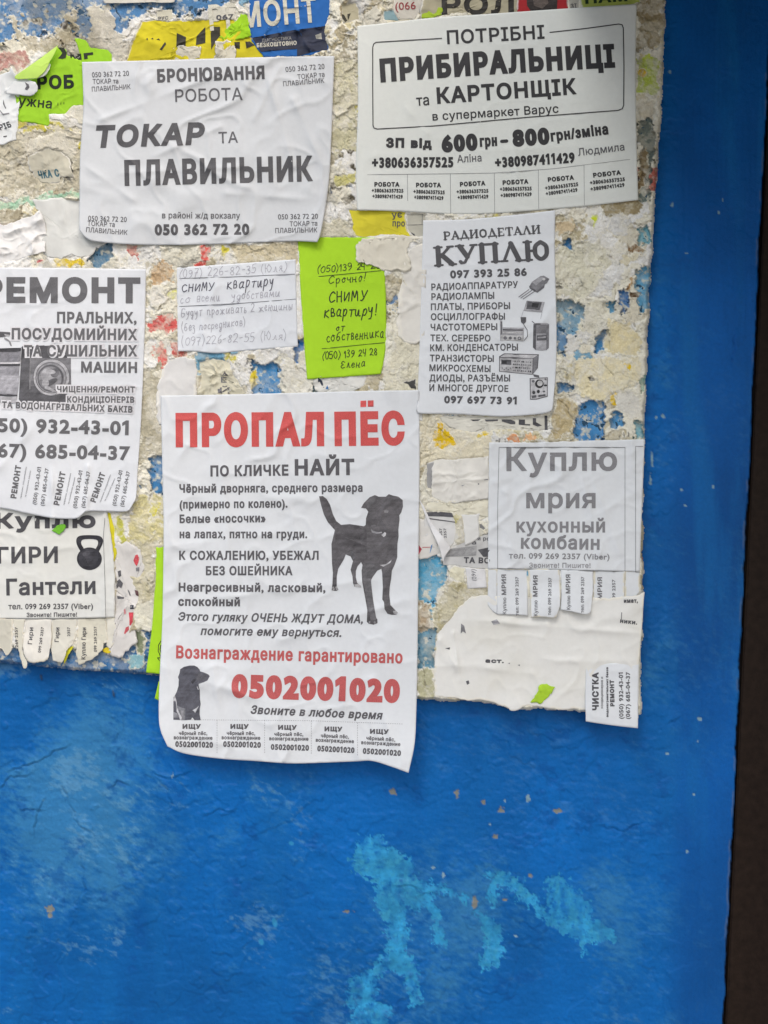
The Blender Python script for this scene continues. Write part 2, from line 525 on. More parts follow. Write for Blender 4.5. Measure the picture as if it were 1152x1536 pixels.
# handwriting: one pen line per stroke, capital height 1, small letters 0.6
HW = {
 '0': (.6, [[(.3,1),(.08,.75),(.05,.4),(.2,.03),(.42,.05),(.55,.4),(.5,.8),(.3,1)]]),
 '1': (.35, [[(.05,.7),(.25,1),(.22,0)]]),
 '2': (.6, [[(.08,.78),(.25,1),(.48,.85),(.42,.55),(.08,.03),(.3,.08),(.56,.02)]]),
 '3': (.55, [[(.08,.9),(.3,1),(.46,.8),(.2,.55),(.48,.4),(.42,.08),(.2,0),(.04,.12)]]),
 '4': (.6, [[(.12,1),(.06,.5),(.45,.48)],[(.48,1),(.42,0)]]),
 '5': (.58, [[(.5,1),(.14,.97),(.1,.58),(.35,.62),(.5,.35),(.32,.02),(.04,.08)]]),
 '6': (.58, [[(.42,1),(.15,.65),(.06,.25),(.25,0),(.48,.18),(.4,.45),(.12,.35)]]),
 '7': (.55, [[(.05,.97),(.5,.97),(.25,.5),(.2,0)],[(.1,.5),(.45,.52)]]),
 '8': (.58, [[(.3,.52),(.1,.75),(.28,1),(.46,.78),(.3,.52),(.08,.25),(.28,0),(.5,.22),(.3,.52)]]),
 '9': (.58, [[(.48,.75),(.28,.52),(.08,.72),(.25,1),(.48,.85),(.46,.4),(.2,0)]]),
 '(': (.35, [[(.28,1.15),(.08,.7),(.08,.3),(.25,-.2)]]),
 ')': (.35, [[(.05,1.15),(.28,.7),(.28,.3),(.08,-.2)]]),
 '-': (.5, [[(.06,.45),(.42,.48)]]), '!': (.28, [[(.16,1.1),(.1,.3)],[(.09,.02),(.1,.06)]]), ' ': (.42, []),
 'С': (.75, [[(.66,.82),(.45,1),(.15,.75),(.08,.35),(.3,0),(.65,.15)]]),
 'Н': (.78, [[(.12,1),(.08,0)],[(.1,.5),(.62,.52)],[(.66,1),(.6,0)]]),
 'И': (.8, [[(.1,1),(.08,.05),(.62,.95),(.6,0)]]),
 'М': (.95, [[(.05,0),(.18,1),(.42,.3),(.72,1),(.8,0)]]),
 'У': (.72, [[(.06,1),(.32,.45)],[(.66,1),(.28,.1),(.08,0)]]),
 'Б': (.7, [[(.62,1),(.14,.98),(.12,.02),(.5,.05),(.58,.35),(.14,.5)]]),
 'Ю': (1., [[(.1,1),(.08,0)],[(.1,.5),(.35,.5)],[(.6,1),(.35,.5),(.6,0),(.88,.5),(.6,1)]]),
 'Е': (.7, [[(.6,.85),(.35,1),(.15,.75),(.38,.55),(.1,.3),(.25,0),(.6,.15)]]),
 'к': (.55, [[(.1,.6),(.06,0)],[(.46,.6),(.1,.3),(.48,0)]]),
 'в': (.52, [[(.1,0),(.1,.6),(.35,.58),(.34,.35),(.12,.32),(.42,.25),(.38,.02),(.1,0)]]),
 'а': (.6, [[(.44,.5),(.25,.62),(.08,.35),(.15,.02),(.38,.15),(.46,.6),(.42,.1),(.55,0)]]),
 'р': (.55, [[(.12,.6),(.04,-.4)],[(.1,.4),(.3,.62),(.46,.4),(.3,.05),(.1,.1)]]),
 'т': (.55, [[(.04,.6),(.48,.62)],[(.27,.6),(.24,0)]]),
 'и': (.6, [[(.08,.6),(.08,.08),(.25,.05),(.44,.6),(.42,.05),(.55,.02)]]),
 'у': (.55, [[(.06,.6),(.12,.3),(.3,.25),(.44,.6),(.3,-.25),(.08,-.38)]]),
 'с': (.48, [[(.4,.5),(.22,.6),(.06,.3),(.2,0),(.42,.1)]]),
 'о': (.55, [[(.25,.6),(.06,.3),(.22,0),(.44,.28),(.25,.6),(.5,.5)]]),
 'е': (.5, [[(.08,.3),(.38,.38),(.25,.62),(.06,.3),(.2,0),(.44,.12)]]),
 'м': (.75, [[(.04,0),(.16,.6),(.32,.12),(.52,.6),(.58,.05),(.7,0)]]),
 'д': (.58, [[(.42,.5),(.22,.6),(.06,.3),(.2,.02),(.42,.2),(.46,.6),(.36,-.35),(.12,-.3),(.5,.05)]]),
 'б': (.55, [[(.5,1),(.2,.85),(.06,.3),(.22,0),(.44,.25),(.3,.55),(.1,.4)]]),
 'п': (.58, [[(.08,0),(.1,.6)],[(.1,.5),(.35,.6),(.42,.4),(.42,0),(.55,.03)]]),
 'ж': (.8, [[(.05,.6),(.3,.3),(.05,0)],[(.36,.62),(.34,0)],[(.7,.6),(.38,.3),(.72,0)]]),
 'н': (.6, [[(.1,.6),(.06,0)],[(.08,.3),(.42,.33)],[(.46,.6),(.4,.02),(.55,0)]]),
 'щ': (.85, [[(.06,.6),(.08,.05),(.3,.05),(.36,.6),(.36,.05),(.6,.05),(.66,.6),(.66,0),(.78,-.2)]]),
 'ы': (.8, [[(.1,.6),(.08,.02),(.35,.05),(.3,.32),(.1,.28)],[(.6,.6),(.58,0)]]),
 'з': (.48, [[(.06,.52),(.26,.62),(.36,.45),(.18,.32),(.38,.15),(.24,-.35),(.06,-.25)]]),
 'я': (.55, [[(.42,.6),(.2,.58),(.1,.42),(.25,.3),(.42,.3)],[(.3,.3),(.08,0)],[(.42,.6),(.42,.05),(.54,0)]]),
 'л': (.55, [[(.04,.05),(.18,.1),(.34,.6),(.42,.05),(.54,.02)]]),
 'ч': (.55, [[(.08,.6),(.1,.32),(.28,.28),(.42,.35)],[(.46,.6),(.42,.02),(.54,0)]]),
 'ш': (.8, [[(.06,.6),(.1,.05),(.3,.1),(.36,.6),(.38,.05),(.58,.1),(.66,.6),(.66,0)]]),
 'ь': (.45, [[(.08,.6),(.08,0),(.32,.06),(.32,.28),(.1,.3)]]),
}
def hand(parent, name, body, L, R, cap, wd, col, seed=0):
    hf = o_hf[parent.name]
    rn = random.Random(seed)
    lines = []; x = 0
    for ch in body:
        adv, st = HW.get(ch, (.4, []))
        j = rn.uniform(-.06, .06); k = rn.uniform(.88, 1.12); sl = rn.uniform(.02, .24); kh = rn.uniform(.9, 1.1)
        for s in st:
            q = [(x + (px_ + sl * py_) * k + rn.uniform(-.025, .025), py_ * kh + j + rn.uniform(-.03, .03)) for px_, py_ in s]
            lines.append(smooth_line(q, max(4, 5 * len(q))) if len(q) > 2 else np.array(q))
        x += adv * k + .1
    A = np.vstack(lines)
    L, d, up, ln = frame(L, R)
    sx = ln / (A[:, 0].max() - A[:, 0].min())
    lines = [np.stack([(l[:, 0] - A[:, 0].min()) * sx, l[:, 1] * cap], -1) for l in lines]
    cs = stroke_contours(lines, wd)
    return put(parent, name, cs, arcf(L, d, up, ln, 0), col, 0.12, 2.8, hf)

# slab letters for the heading of the radio-parts flyer (strokes with their own widths, box 1 x 1)
TK, TN = .23, .13
def _sf(x, y, w_=.34): return ([(x - w_ / 2, y), (x + w_ / 2, y)], .10)
SLAB = {
 'К': (.98, [([(.2,.05),(.2,.95)],TK),_sf(.2,.05),_sf(.2,.95),([(.28,.45),(.7,.93)],TN),_sf(.74,.95,.26),([(.36,.55),(.8,.06)],TK),_sf(.82,.05,.3)]),
 'У': (.92, [([(.16,.93),(.48,.38)],TK),_sf(.16,.95),([(.78,.93),(.5,.38),(.36,.1),(.2,.08)],TN),_sf(.78,.95,.28),([(.16,.16),(.2,.12)],.16)]),
 'П': (1., [([(.2,.05),(.2,.95)],TK),([(.78,.05),(.78,.95)],TK),([(.1,.94),(.9,.94)],.12),_sf(.2,.05),_sf(.78,.05)]),
 'Л': (.98, [([(.14,.06),(.46,.93)],TN),([(.46,.93),(.8,.06)],TK),_sf(.14,.05,.28),_sf(.82,.05,.32)]),
 'Ю': (1.2, [([(.2,.05),(.2,.95)],TK),_sf(.2,.05),_sf(.2,.95),([(.2,.5),(.5,.5)],TN),([(.78,.93),(.56,.75),(.52,.5),(.56,.25),(.78,.07),(1.,.25),(1.04,.5),(1.,.75),(.78,.93)],.2)]),
 'Р': (.85, [([(.2,.05),(.2,.95)],TK),_sf(.2,.05),([(.1,.94),(.5,.94),(.68,.85),(.7,.68),(.6,.5),(.25,.47)],.15)]),
 'А': (.98, [([(.14,.06),(.46,.93)],TN),([(.46,.93),(.8,.06)],TK),([(.25,.32),(.66,.32)],.11),_sf(.14,.05,.28),_sf(.82,.05,.32)]),
 'Д': (1.02, [([(.2,.1),(.46,.93)],TN),([(.46,.93),(.78,.1)],TK),([(.04,.08),(.96,.08)],.14),([(.08,.1),(.08,-.14)],.12),([(.92,.1),(.92,-.14)],.12)]),
 'И': (1.02, [([(.2,.05),(.2,.95)],TK),([(.8,.05),(.8,.95)],TK),([(.24,.15),(.76,.85)],.12),_sf(.2,.05),_sf(.8,.05),_sf(.2,.95),_sf(.8,.95)]),
 'О': (1., [([(.48,.93),(.22,.78),(.16,.5),(.22,.22),(.48,.07),(.74,.22),(.8,.5),(.74,.78),(.48,.93)],.2)]),
 'Е': (.85, [([(.2,.05),(.2,.95)],TK),([(.08,.94),(.7,.94)],.12),([(.08,.06),(.72,.06)],.12),([(.2,.5),(.52,.5)],.11),([(.7,.94),(.7,.74)],.1),([(.72,.06),(.72,.26)],.1)]),
 'Т': (.92, [([(.46,.05),(.46,.95)],TK),([(.08,.94),(.84,.94)],.12),_sf(.46,.05),([(.08,.94),(.08,.7)],.1),([(.84,.94),(.84,.7)],.1)]),
}
def slab(parent, name, body, L, R, cap, col, sag=0):
    hf = o_hf[parent.name]
    cs = []; x = 0
    for ch in body:
        adv, st = SLAB[ch]
        for pts, wd in st:
            p = np.array(pts, float)
            if len(p) > 5: p = smooth_line(p, 28)
            p[:, 0] += x
            cs += stroke_contours([p], wd)
        x += adv + .02
    A = np.vstack(cs); L, d, up, ln = frame(L, R)
    x0 = A[:, 0].min(); sx = ln / (A[:, 0].max() - x0)
    cs = [np.stack([(c[:, 0] - x0) * sx, c[:, 1] * cap], -1) for c in cs]
    return put(parent, name, cs, arcf(L, d, up, ln, sag), col, 0.12, 2.8, hf)

# ================================================================== THE SETTING
WHITE = np.array([0.765, 0.795, 0.82])
# ground
g = mesh_obj('pavement', [(-30, -30, 0), (30, -30, 0), (30, 0.2, 0), (-30, 0.2, 0)], [[0, 1, 2, 3]], M_PLAIN, (0.34, 0.33, 0.31))
tag(g, kind='structure')
# ---- blue painted wall: a relief of plaster and brushed oil paint, fine where the photo looks, coarse beyond
def edge_x(y):          # where the blue paint ends beside the door frame
    y = np.asarray(y, float)
    return 1152 - (y - 90) * (68.0 / 1446) + 2.0 * fbm(y, y * 0 + 5, 40, 4, 2, 0.7)

def axis(lo, hi, step, far_lo, far_hi):
    a = np.arange(lo, hi + step, step)
    up = [hi]; d = step
    while up[-1] < far_hi: d *= 1.13; up.append(min(up[-1] + d, far_hi))
    dn = [lo]; d = step
    while dn[-1] > far_lo: d *= 1.13; dn.append(max(dn[-1] - d, far_lo))
    return np.unique(np.r_[dn[::-1], a, up[1:]])

WBLUE = np.array([0.0022, 0.118, 0.405])
def build_wall():
    ax = axis(-60, 1165, 1.7, -3300, 1190); ay = axis(-40, 1570, 1.7, -2500, 3350)
    x, y = np.meshgrid(ax, ay)
    band = sst(x, 985, 1035)                               # the right hand strip is smoother
    rough = 1 - 0.72 * band
    h = 1.1 * fbm(x, y, 170, 3, 1) + rough * .56 * (0.9 * fbm(x, y, 46, 4, 2, 0.6)
        + 0.50 * (1 - np.abs(fbm(x + 0.4 * y, (y - 0.4 * x) * 1.5, 17, 3, 4))) + 0.22 * fbm(x + .5 * y, (y - .5 * x) * 1.6, 7, 2, 6) * sst(fbm(x, y, 120, 2, 4), -.6, .4))
    h = h + band * 0.22 * fbm(x, y * 0.05, 6, 3, 3)           # brush marks
    h = h + (1 - band) * 0.2 * fbm(x * 0.35, y, 8, 2, 8)
    # blistered, scaled-off plates of old paint: steps in the relief
    n = fbm(x, y, 150, 5, 5, 0.62)
    h = h + rough * .8 * (1.0 * sst(n, 0.08, 0.10) + 0.8 * sst(n, -0.28, -0.26) + .8 * sst(n, .42, .44))
    C = np.tile(WBLUE, x.shape + (1,)) * (1 - 0.18 * band[..., None] * np.array([0, 1.1, .7]))
    # thin / chalky places of the coat
    C = C * (1 + .20 * fbm(x, y, 230, 4, 3, .55) + .10 * fbm(x * 1.0, y * .25, 60, 3, 5))[..., None]
    dry = fbm(x + .5 * y, (y - .5 * x) * 2.2, 13, 4, 4, .65)                     # dry, dragged brush
    m = (sst(fbm(x, y * 0.7, 190, 4, 9, 0.6) + .45 * dry - .35 * sst(x, 300, 900) + .75 * np.exp(-((x - 90) / 170) ** 2 - ((y - 1215) / 150) ** 2), -0.1, 1.1) * (1 - .6 * band))[..., None]
    C = C * (1 - 0.62 * m) + np.array([0.05, 0.235, 0.44]) * 0.62 * m
    m = sst(fbm(x, y * 0.12, 36, 4, 7), 0.15, 0.9)[..., None] * (0.22 + 0.3 * band[..., None])
    C = C * (1 - m) + np.array([0.006, 0.145, 0.43]) * m
    m = (sst(fbm(x, y, 110, 4, 10, 0.6) + .6 * dry, 0.55, 1.2) * rough)[..., None] * (.12 + .3 * sst(620 - x, 0, 300))[..., None]
    C = C * (1 - m) + np.array([0.14, 0.34, 0.52]) * m
    m = (sst(fbm(x, y, 34, 5, 11, 0.65) - .3 * dry, 0.35, 0.9) * (.35 + .65 * rough))[..., None] * 0.5
    C = C * (1 - m) + np.array([0.002, 0.075, 0.30]) * m
    # dirt running under the board, and a dusty foot
    # flaked places where an older pale blue coat shows
    z = ZM(480, 1180, 2.4)
    flakes = [
      [(115,250),(150,185),(225,180),(240,215),(320,265),(350,330),(420,350),(530,405),(525,415),(440,375),(400,385),(430,470),(448,570),(405,565),(410,480),(385,440),(320,440),(300,470),(320,520),(300,590),(345,650),(358,780),(340,790),(300,680),(250,660),(200,690),(205,740),(150,810),(90,780),(110,700),(190,650),(245,600),(240,500),(205,440),(200,345),(130,310)],
      [(565,450),(600,455),(640,510),(665,590),(640,640),(590,655),(580,630),(600,580),(590,510)],
      [(600,320),(640,310),(715,330),(735,370),(770,400),(830,460),(820,330),(860,320),(920,370),(975,420),(975,470),(1020,490),(1060,530),(1060,560),(1000,550),(950,560),(960,600),(945,620),(935,545),(850,510),(780,440),(720,410),(690,370),(640,350),(630,420),(610,425),(615,360)],
      [(120,800),(170,770),(260,790),(250,860),(300,960),(200,960),(110,900)]]
    for k, f in enumerate(flakes):
        f = np.array(z(f)); x0, y0 = f.min(0) - 14; x1, y1 = f.max(0) + 14
        ii = np.nonzero((ay > y0) & (ay < y1))[0]; jj = np.nonzero((ax > x0) & (ax < x1))[0]
        s = np.ix_(ii, jj); X, Y = x[s], y[s]
        sd = sdist(X + 5 * fbm(X, Y, 13, 4, 3, .7), Y + 5 * fbm(X, Y, 13, 4, 7, .7), f) + 5.0 * fbm(X, Y, 6, 3, k + 2) + 3.0 * fbm(X + Y, (Y - X) * 2, 5, 2, k)
        m = sst(sd + 1.5, -1.0, 1.4) * np.clip(.80 + .55 * fbm(X, Y * .5, 12, 4, k + 1) - .45 * sst(fbm(X + Y, Y - X, 6, 3, k + 3), .3, .8), .12, .95)
        pale = np.array([0.030, 0.285, 0.55]) * (1 + 0.25 * fbm(X, Y, 22, 4, 6))[..., None]
        spk = sst(fbm(X, Y, 7, 3, 1), 0.3, 0.6)[..., None] * 0.55
        pale = pale * (1 - spk) + np.array([0.05, 0.33, 0.52]) * spk
        C[s] = C[s] * (1 - m[..., None]) + pale * m[..., None]
        h[s] = h[s] - 0.55 * m
    # small chips down to plaster, dark nicks and pale specks
    chips = [(686,1190,4,7),(726,1203,4,3.5),(752,1215,5,4.5),(757,1201,3,3),(743,1255,6,3.5),(838,1217,9,3),(712,1355,4,11),(792,1197,3,8),
             (590,1188,5,6),(74,1363,6,8),(75,1372,4,6),(795,1313,4,4),(757,1349,4,2.5),(735,1236,2.5,2.5),(774,1404,3,2),(259,1163,2.5,4),(994,625,4,3.5),(984,626,2,2),
             (1050,1078,3.5,2.5),(1046,1112,3,2),(1001,1130,2.5,2),(1008,308,3,3.5),(1078,320,2,4),(1084,300,1.6,3),(1005,108,2,2),(1041,1192,2.5,1.6),(1022,735,2,2),(1028,758,3,2),(1070,730,2,3),
             (650,1302,3,2.5),(665,1312,2,4),(520,1367,8,2.5),(978,690,2.5,12),(976,720,2,9),(1030,380,2.5,1.5),(1031,1277,2,2)]
    for k, (cx, cy, rx, ry) in enumerate(chips):
        ii = np.nonzero(abs(ay - cy) < ry + 8)[0]; jj = np.nonzero(abs(ax - cx) < rx + 8)[0]
        s = np.ix_(ii, jj); X, Y = x[s], y[s]
        sd = 1 - np.hypot((X - cx) / rx, (Y - cy) / ry) + 0.55 * fbm(X, Y, 5, 3, k)
        m = sst(sd, 0, 0.3)[..., None]
        big = cy > 1150 and rx > 3; rx, ry = rx * .62, ry * .62
        cc = np.array([0.21, 0.22, 0.20]) if big else np.array([0.22, 0.36, 0.45])
        C[s] = C[s] * (1 - m) + cc * m; h[s] -= 0.5 * m[..., 0]
    for (cx, cy, rx, ry) in [(62,1016,2.2,6),(170,1040,2.2,7),(437,1265,5,4),(412,1384,5,9),(392,1413,5,6)]:
        ii = np.nonzero(abs(ay - cy) < ry + 8)[0]; jj = np.nonzero(abs(ax - cx) < rx + 8)[0]
        s = np.ix_(ii, jj); X, Y = x[s], y[s]
        m = sst(1 - np.hypot((X - cx - .2 * (Y - cy)) / rx, (Y - cy) / ry), 0, .5)
        if cy < 1100:
            h[s] += 1.8 * m; C[s] = C[s] * (1 - .7 * m[..., None]) + np.array([.05, .07, .09]) * .7 * m[..., None]
        else:
            C[s] = C[s] * (1 - .6 * m[..., None]) + np.array([.05, .36, .62]) * .6 * m[..., None]
    # cracks and scaled edges
    cr = [[(235,1162),(250,1170),(262,1166),(284,1158)],[(240,1172),(252,1186),(258,1205),(254,1215)],[(95,1178),(105,1205),(112,1225),(122,1240),(132,1247)],
          [(125,1260),(123,1300),(127,1335),(108,1362)],[(52,1247),(58,1220),(66,1205)],[(38,1216),(60,1216)],[(20,1155),(60,1140),(95,1120)],
          [(600,1329),(625,1330)],[(632,1341),(641,1338)],[(1003,1085),(1015,1078)],[(905,1240),(935,1244),(955,1236)],[(1103,505),(1100,540)],[(0,1180),(15,1168),(40,1162)],
          [(170,1178),(178,1172),(188,1176)],[(313,1100+120),(330,1216),(345,1219)]]
    for k, c in enumerate(cr):
        c = np.array(c, float); x0, y0 = c.min(0) - 12; x1, y1 = c.max(0) + 12
        ii = np.nonzero((ay > y0) & (ay < y1))[0]; jj = np.nonzero((ax > x0) & (ax < x1))[0]
        s = np.ix_(ii, jj); X, Y = x[s] + 3 * fbm(x[s], y[s], 14, 3, 1), y[s] + 3 * fbm(x[s], y[s], 14, 3, 5)
        d = np.full(X.shape, 99.0)
        for a, b in zip(c[:-1], c[1:]):
            e = b - a; t = np.clip(((X - a[0]) * e[0] + (Y - a[1]) * e[1]) / (e @ e), 0, 1)
            sg = np.sign((X - a[0]) * e[1] - (Y - a[1]) * e[0])
            dd = np.hypot(X - a[0] - t * e[0], Y - a[1] - t * e[1])
            d = np.where(dd < np.abs(d), dd * sg, d)
        h[s] += 1.5 * np.exp(-np.abs(d) / 7.0) * (d > 0) - 1.0 * np.exp(-(d / 1.3) ** 2)
    # ragged end of the blue coat next to the door frame
    past = sst(x - edge_x(y), -0.7, 0.9)
    h = h - 4.5 * past
    C = C * (1 - past[..., None]) + np.array([0.010, 0.007, 0.006]) * past[..., None]
    rim = np.exp(-((x - edge_x(y) + 2.0) / 1.3) ** 2) * sst(fbm(x, y, 30, 3, 4), 0.1, 0.6)
    C = C * (1 - 0.4 * rim[..., None]) + np.array([0.16, 0.2, 0.22]) * 0.4 * rim[..., None]
    V = P(x, y, h).reshape(-1, 3)
    V[:, 2] = np.maximum(V[:, 2], -0.02)
    ny, nx = x.shape; idx = np.arange(nx * ny).reshape(ny, nx)
    F = np.stack([idx[:-1, :-1], idx[1:, :-1], idx[1:, 1:], idx[:-1, 1:]], -1).reshape(-1, 4)
    o = mesh_obj('painted_wall', V, F, M_WALL, C.reshape(-1, 3), origin=(0, 0, 0))
    return tag(o, 'rough wall painted deep blue with paler blue flaked patches below the notice board', 'wall')
build_wall()

# ---- dark brown door set at the right end of the wall (only its frame shows)
def PX(px, h=0): return float(P(px, 768, h)[0])
door = empty('door', (0.36, 0, 0), 'dark brown metal door frame at the right end of the blue wall', 'door')
DK = np.array([0.0125, 0.0072, 0.0060])
def slanted_post():
    # follows the paint edge, 5 px to the right of it
    V, F = [], []
    ys = np.linspace(-700, 3300, 500)
    for y in ys:
        e = float(1152 - (y - 90) * (68.0 / 1446)) + 4.0
        for dx, hh in ((0, -6), (0, -1.2), (3 + .8 * float(fbm(y, 3.0, 30, 3, 2)), 0.4), (120, 0.4), (123, -1.0), (123, -40)):
            V.append(P(e + dx, y, hh))
    for i in range(len(ys) - 1):
        for j in range(5):
            a = i * 6 + j
            F.append([a, a + 6, a + 7, a + 1])
    return V, F
V, F = slanted_post()
fc = np.tile(DK, (len(V), 1)); fc[1::6] = (.030, .019, .013); fc[2::6] = (.020, .0125, .009)  # front edge in lighter brown: a highlight line put into the colour
fr = mesh_obj('frame', V, F, M_DOOR, fc, door, smooth=False)
box('leaf', (0.36, 0.03, 0.01), (1.26, 0.07, 2.06), M_DOOR, DK, door)
box('handle', (0.41, 0.0, 1.0), (0.43, 0.03, 1.14), M_DOOR, (0.2, 0.2, 0.2), door)
# ---- unseen slab, added so that its shade darkens the top right
cn = box('shade_caster', (CAN[0], -CAN[1], CAN[2]), (2.6, 0.02, CAN[2] + 0.16), M_PLAIN, (0.13, 0.12, 0.07), bev=0.01)
tag(cn, 'unseen slab added above the door to shade the top right of the notice board', 'shade_caster')
# ---- notice board: panel and the crust of old, torn and glued paper on it
BOARD = [(-70,-60),(996,-60),(995,0),(991,140),(985,230),(978,330),(971,450),(966,550),(963,660),(961,880),(958,1068),(900,1064),(840,1062),(788,1060),(770,1060),(742,1054),(699,1049),(650,1046),(560,1040),(430,1030),(300,1016),(245,1010),(190,1006),(140,1003),(60,997),(0,990),(-70,985)]
def build_board():
    st = 1.15
    ax = np.arange(-66, 1004, st); ay = np.arange(-56, 1082, st)
    x, y = np.meshgrid(ax, ay)
    bd = sdist(x, y, BOARD)
    bd = bd + 2.6 * fbm(x, y, 22, 4, 3, .7)
    H = 0.5 * fbm(x, y, 90, 4, 1)
    BL = lin(70, 130, 185)
    C = np.tile(BL, x.shape + (1,)) * (1 + 0.22 * fbm(x, y, 40, 5, 2))[..., None]
    rnd = np.random.RandomState(11)
    cream = lin(234, 231, 214); white = lin(234, 234, 230); beige = lin(222, 216, 196); dirty = lin(186, 177, 150); grey = lin(208, 206, 194)
    core = lin(235, 232, 215)
    def lay(sd, s, col, t, rim=3.0, curl=0.5, mott=0.10, seed=0, relief=0.0, rimc=None):
        """glue one torn layer where sd > 0"""
        X, Y = x[s], y[s]
        m = sst(sd, -0.5, 0.6)
        base = H[s]
        c = np.asarray(col) * (1 + mott * fbm(X, Y, 24, 5, seed))[..., None]
        rw = rim * (0.35 + 1.3 * np.clip(0.5 + fbm(X, Y, 26, 2, seed + 2), 0, 1.2))
        r = (1 - sst(sd, rw * 0.6, rw))[..., None] * (0.95 if rim else 0)
        c = c * (1 - r) + (core if rimc is None else rimc) * r
        C[s] = C[s] * (1 - m[..., None]) + c * m[..., None]
        t = t * 1.5; curl = curl * 1.5
        up = t * np.minimum(1, np.maximum(sd, 0) / 1.5) + curl * np.exp(-np.maximum(sd, 0) / 5.0) * np.clip(fbm(X, Y, 34, 2, seed + 5) + .25, 0, 1.4)
        H[s] = np.where(sd > -0.3, base * 0.72 + up + relief * fbm(X, Y, 12, 4, seed + 6, .6), base)
    ALL = (slice(None), slice(None))
    # broad torn-off layers
    for k in range(13):
        lam = rnd.uniform(60, 210)
        n = fbm(x + 14 * fbm(x, y, 30, 3, k), y + 14 * fbm(x, y, 30, 3, k + 3), lam, 5, k, 0.56)
        thr = rnd.uniform(-0.35, 0.3) if k < 6 else rnd.uniform(0.12, 0.42)
        col = [cream, beige, white, cream, dirty, white, grey, cream, lin(215, 205, 165), white, lin(186, 176, 146), cream, white][k]
        jag = 0.10 * fbm(x, y, 9, 3, k + 4, .7)
        lay((n - thr + jag) * lam * 0.30, ALL, col, rnd.uniform(.4, .8), rim=rnd.uniform(1.5, 6), curl=rnd.uniform(.5, 1.6), seed=k, relief=rnd.uniform(0.05, 0.3))
    # crumpled small flakes
    for k in range(900):
        cx, cy = rnd.uniform(-50, 995), rnd.uniform(-50, 1066)
        r = rnd.uniform(3, 9) if k > 330 else rnd.uniform(6, 26); q = rnd.uniform(.5, 1.9)
        a0 = rnd.uniform(0, 6.28)
        i0, i1 = np.searchsorted(ay, [cy - 2.2 * r - 8, cy + 2.2 * r + 8]); j0, j1 = np.searchsorted(ax, [cx - 2.2 * r - 8, cx + 2.2 * r + 8])
        if i1 - i0 < 4 or j1 - j0 < 4: continue
        s = (slice(i0, i1), slice(j0, j1)); X, Y = x[s] - cx, y[s] - cy
        U = X * math.cos(a0) + Y * math.sin(a0); W = -X * math.sin(a0) + Y * math.cos(a0)
        sd = r - np.maximum(np.abs(U) / q ** .5, np.abs(W) * q ** .5) * (1 if k % 3 else .7) - (np.hypot(X, Y) * .4 if k % 2 else 0) + 0.42 * r * fbm(x[s], y[s], r * 1.1, 4, k, .65)
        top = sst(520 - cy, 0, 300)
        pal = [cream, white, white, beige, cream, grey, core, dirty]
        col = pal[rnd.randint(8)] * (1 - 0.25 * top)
        u = rnd.rand()
        if u < 0.04: col = lin(200, 190, 70)
        elif u < 0.07: col = lin(110, 165, 195)
        elif u < 0.085: col = lin(195, 105, 95)
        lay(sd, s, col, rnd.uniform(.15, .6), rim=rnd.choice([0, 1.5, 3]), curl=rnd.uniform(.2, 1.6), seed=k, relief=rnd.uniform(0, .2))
    for k in range(110):
        cx, cy = rnd.uniform(0, 985), rnd.uniform(0, 1060); r = rnd.uniform(5, 15); a0 = rnd.uniform(-.3, .3) + (1.57 if k % 4 == 0 else 0)
        i0, i1 = np.searchsorted(ay, [cy - r, cy + r]); j0, j1 = np.searchsorted(ax, [cx - 2 * r, cx + 2 * r])
        if i1 - i0 < 4 or j1 - j0 < 4: continue
        s = (slice(i0, i1), slice(j0, j1)); X, Y = x[s] - cx, y[s] - cy
        u = X * math.cos(a0) + Y * math.sin(a0); v = -X * math.sin(a0) + Y * math.cos(a0)
        bars = np.maximum(sst(np.cos(u * 6.28 / (r * .75) + k), .55, .8), sst(np.cos(v * 6.28 / (r * 1.1) + k), .75, .9) * sst(np.cos(u * 6.28 / (r * 1.9)), -.1, .2))
        m = bars * sst(.5 * r - np.abs(v), 0, 1) * sst(fbm(x[s], y[s], r * 1.3, 3, k) , .05, .3) * .8
        ic = [lin(62,62,66), lin(80,80,84), lin(60,84,110), lin(150,70,70)][[0, 0, 1, 1, 1, 2, 3][k % 7]]
        C[s] = C[s] * (1 - m[..., None]) + ic * m[..., None]
    # patches that the photo shows
    def patch(poly, col, t=0.3, jag=4.0, rim=1.8, curl=.35, seed=0, relief=0.03, sink=False, mott=.12):
        p = np.array(poly, float); x0, y0 = p.min(0) - 16; x1, y1 = p.max(0) + 16
        i0, i1 = np.searchsorted(ay, [y0, y1]); j0, j1 = np.searchsorted(ax, [x0, x1])
        if i1 - i0 < 2 or j1 - j0 < 2: return
        s = (slice(i0, i1), slice(j0, j1)); X, Y = x[s], y[s]
        sd = sdist(X + jag * fbm(X, Y, 16, 4, seed, .7), Y + jag * fbm(X, Y, 16, 4, seed + 5, .7), p) + .6 * jag * fbm(X, Y, 7, 3, seed + 2)
        if sink:        # the layers are torn off here and the old blue board shows
            m = sst(sd, -.8, .8)[..., None]
            c = np.asarray(col) * (1 + mott * fbm(X, Y, 18, 5, seed))[..., None]
            dk = sst(fbm(X, Y, 11, 4, seed + 3), .1, .9)[..., None] * .4
            c = c * (1 - dk) + np.asarray(col) * .62 * dk
            dk = sst(fbm(X, Y, 6, 3, seed + 1), .38, .7)[..., None] * .75
            c = c * (1 - dk) + lin(206, 206, 190) * dk
            C[s] = C[s] * (1 - m) + c * m
            H[s] = H[s] * (1 - m[..., 0]) + (-0.7 + .1 * fbm(X, Y, 20, 3, seed)) * m[..., 0] + 0.35 * np.exp(-(sd / 3.0) ** 2) * (sd < 0)
        else:
            lay(sd, s, col, t, rim, curl, mott, seed, relief)
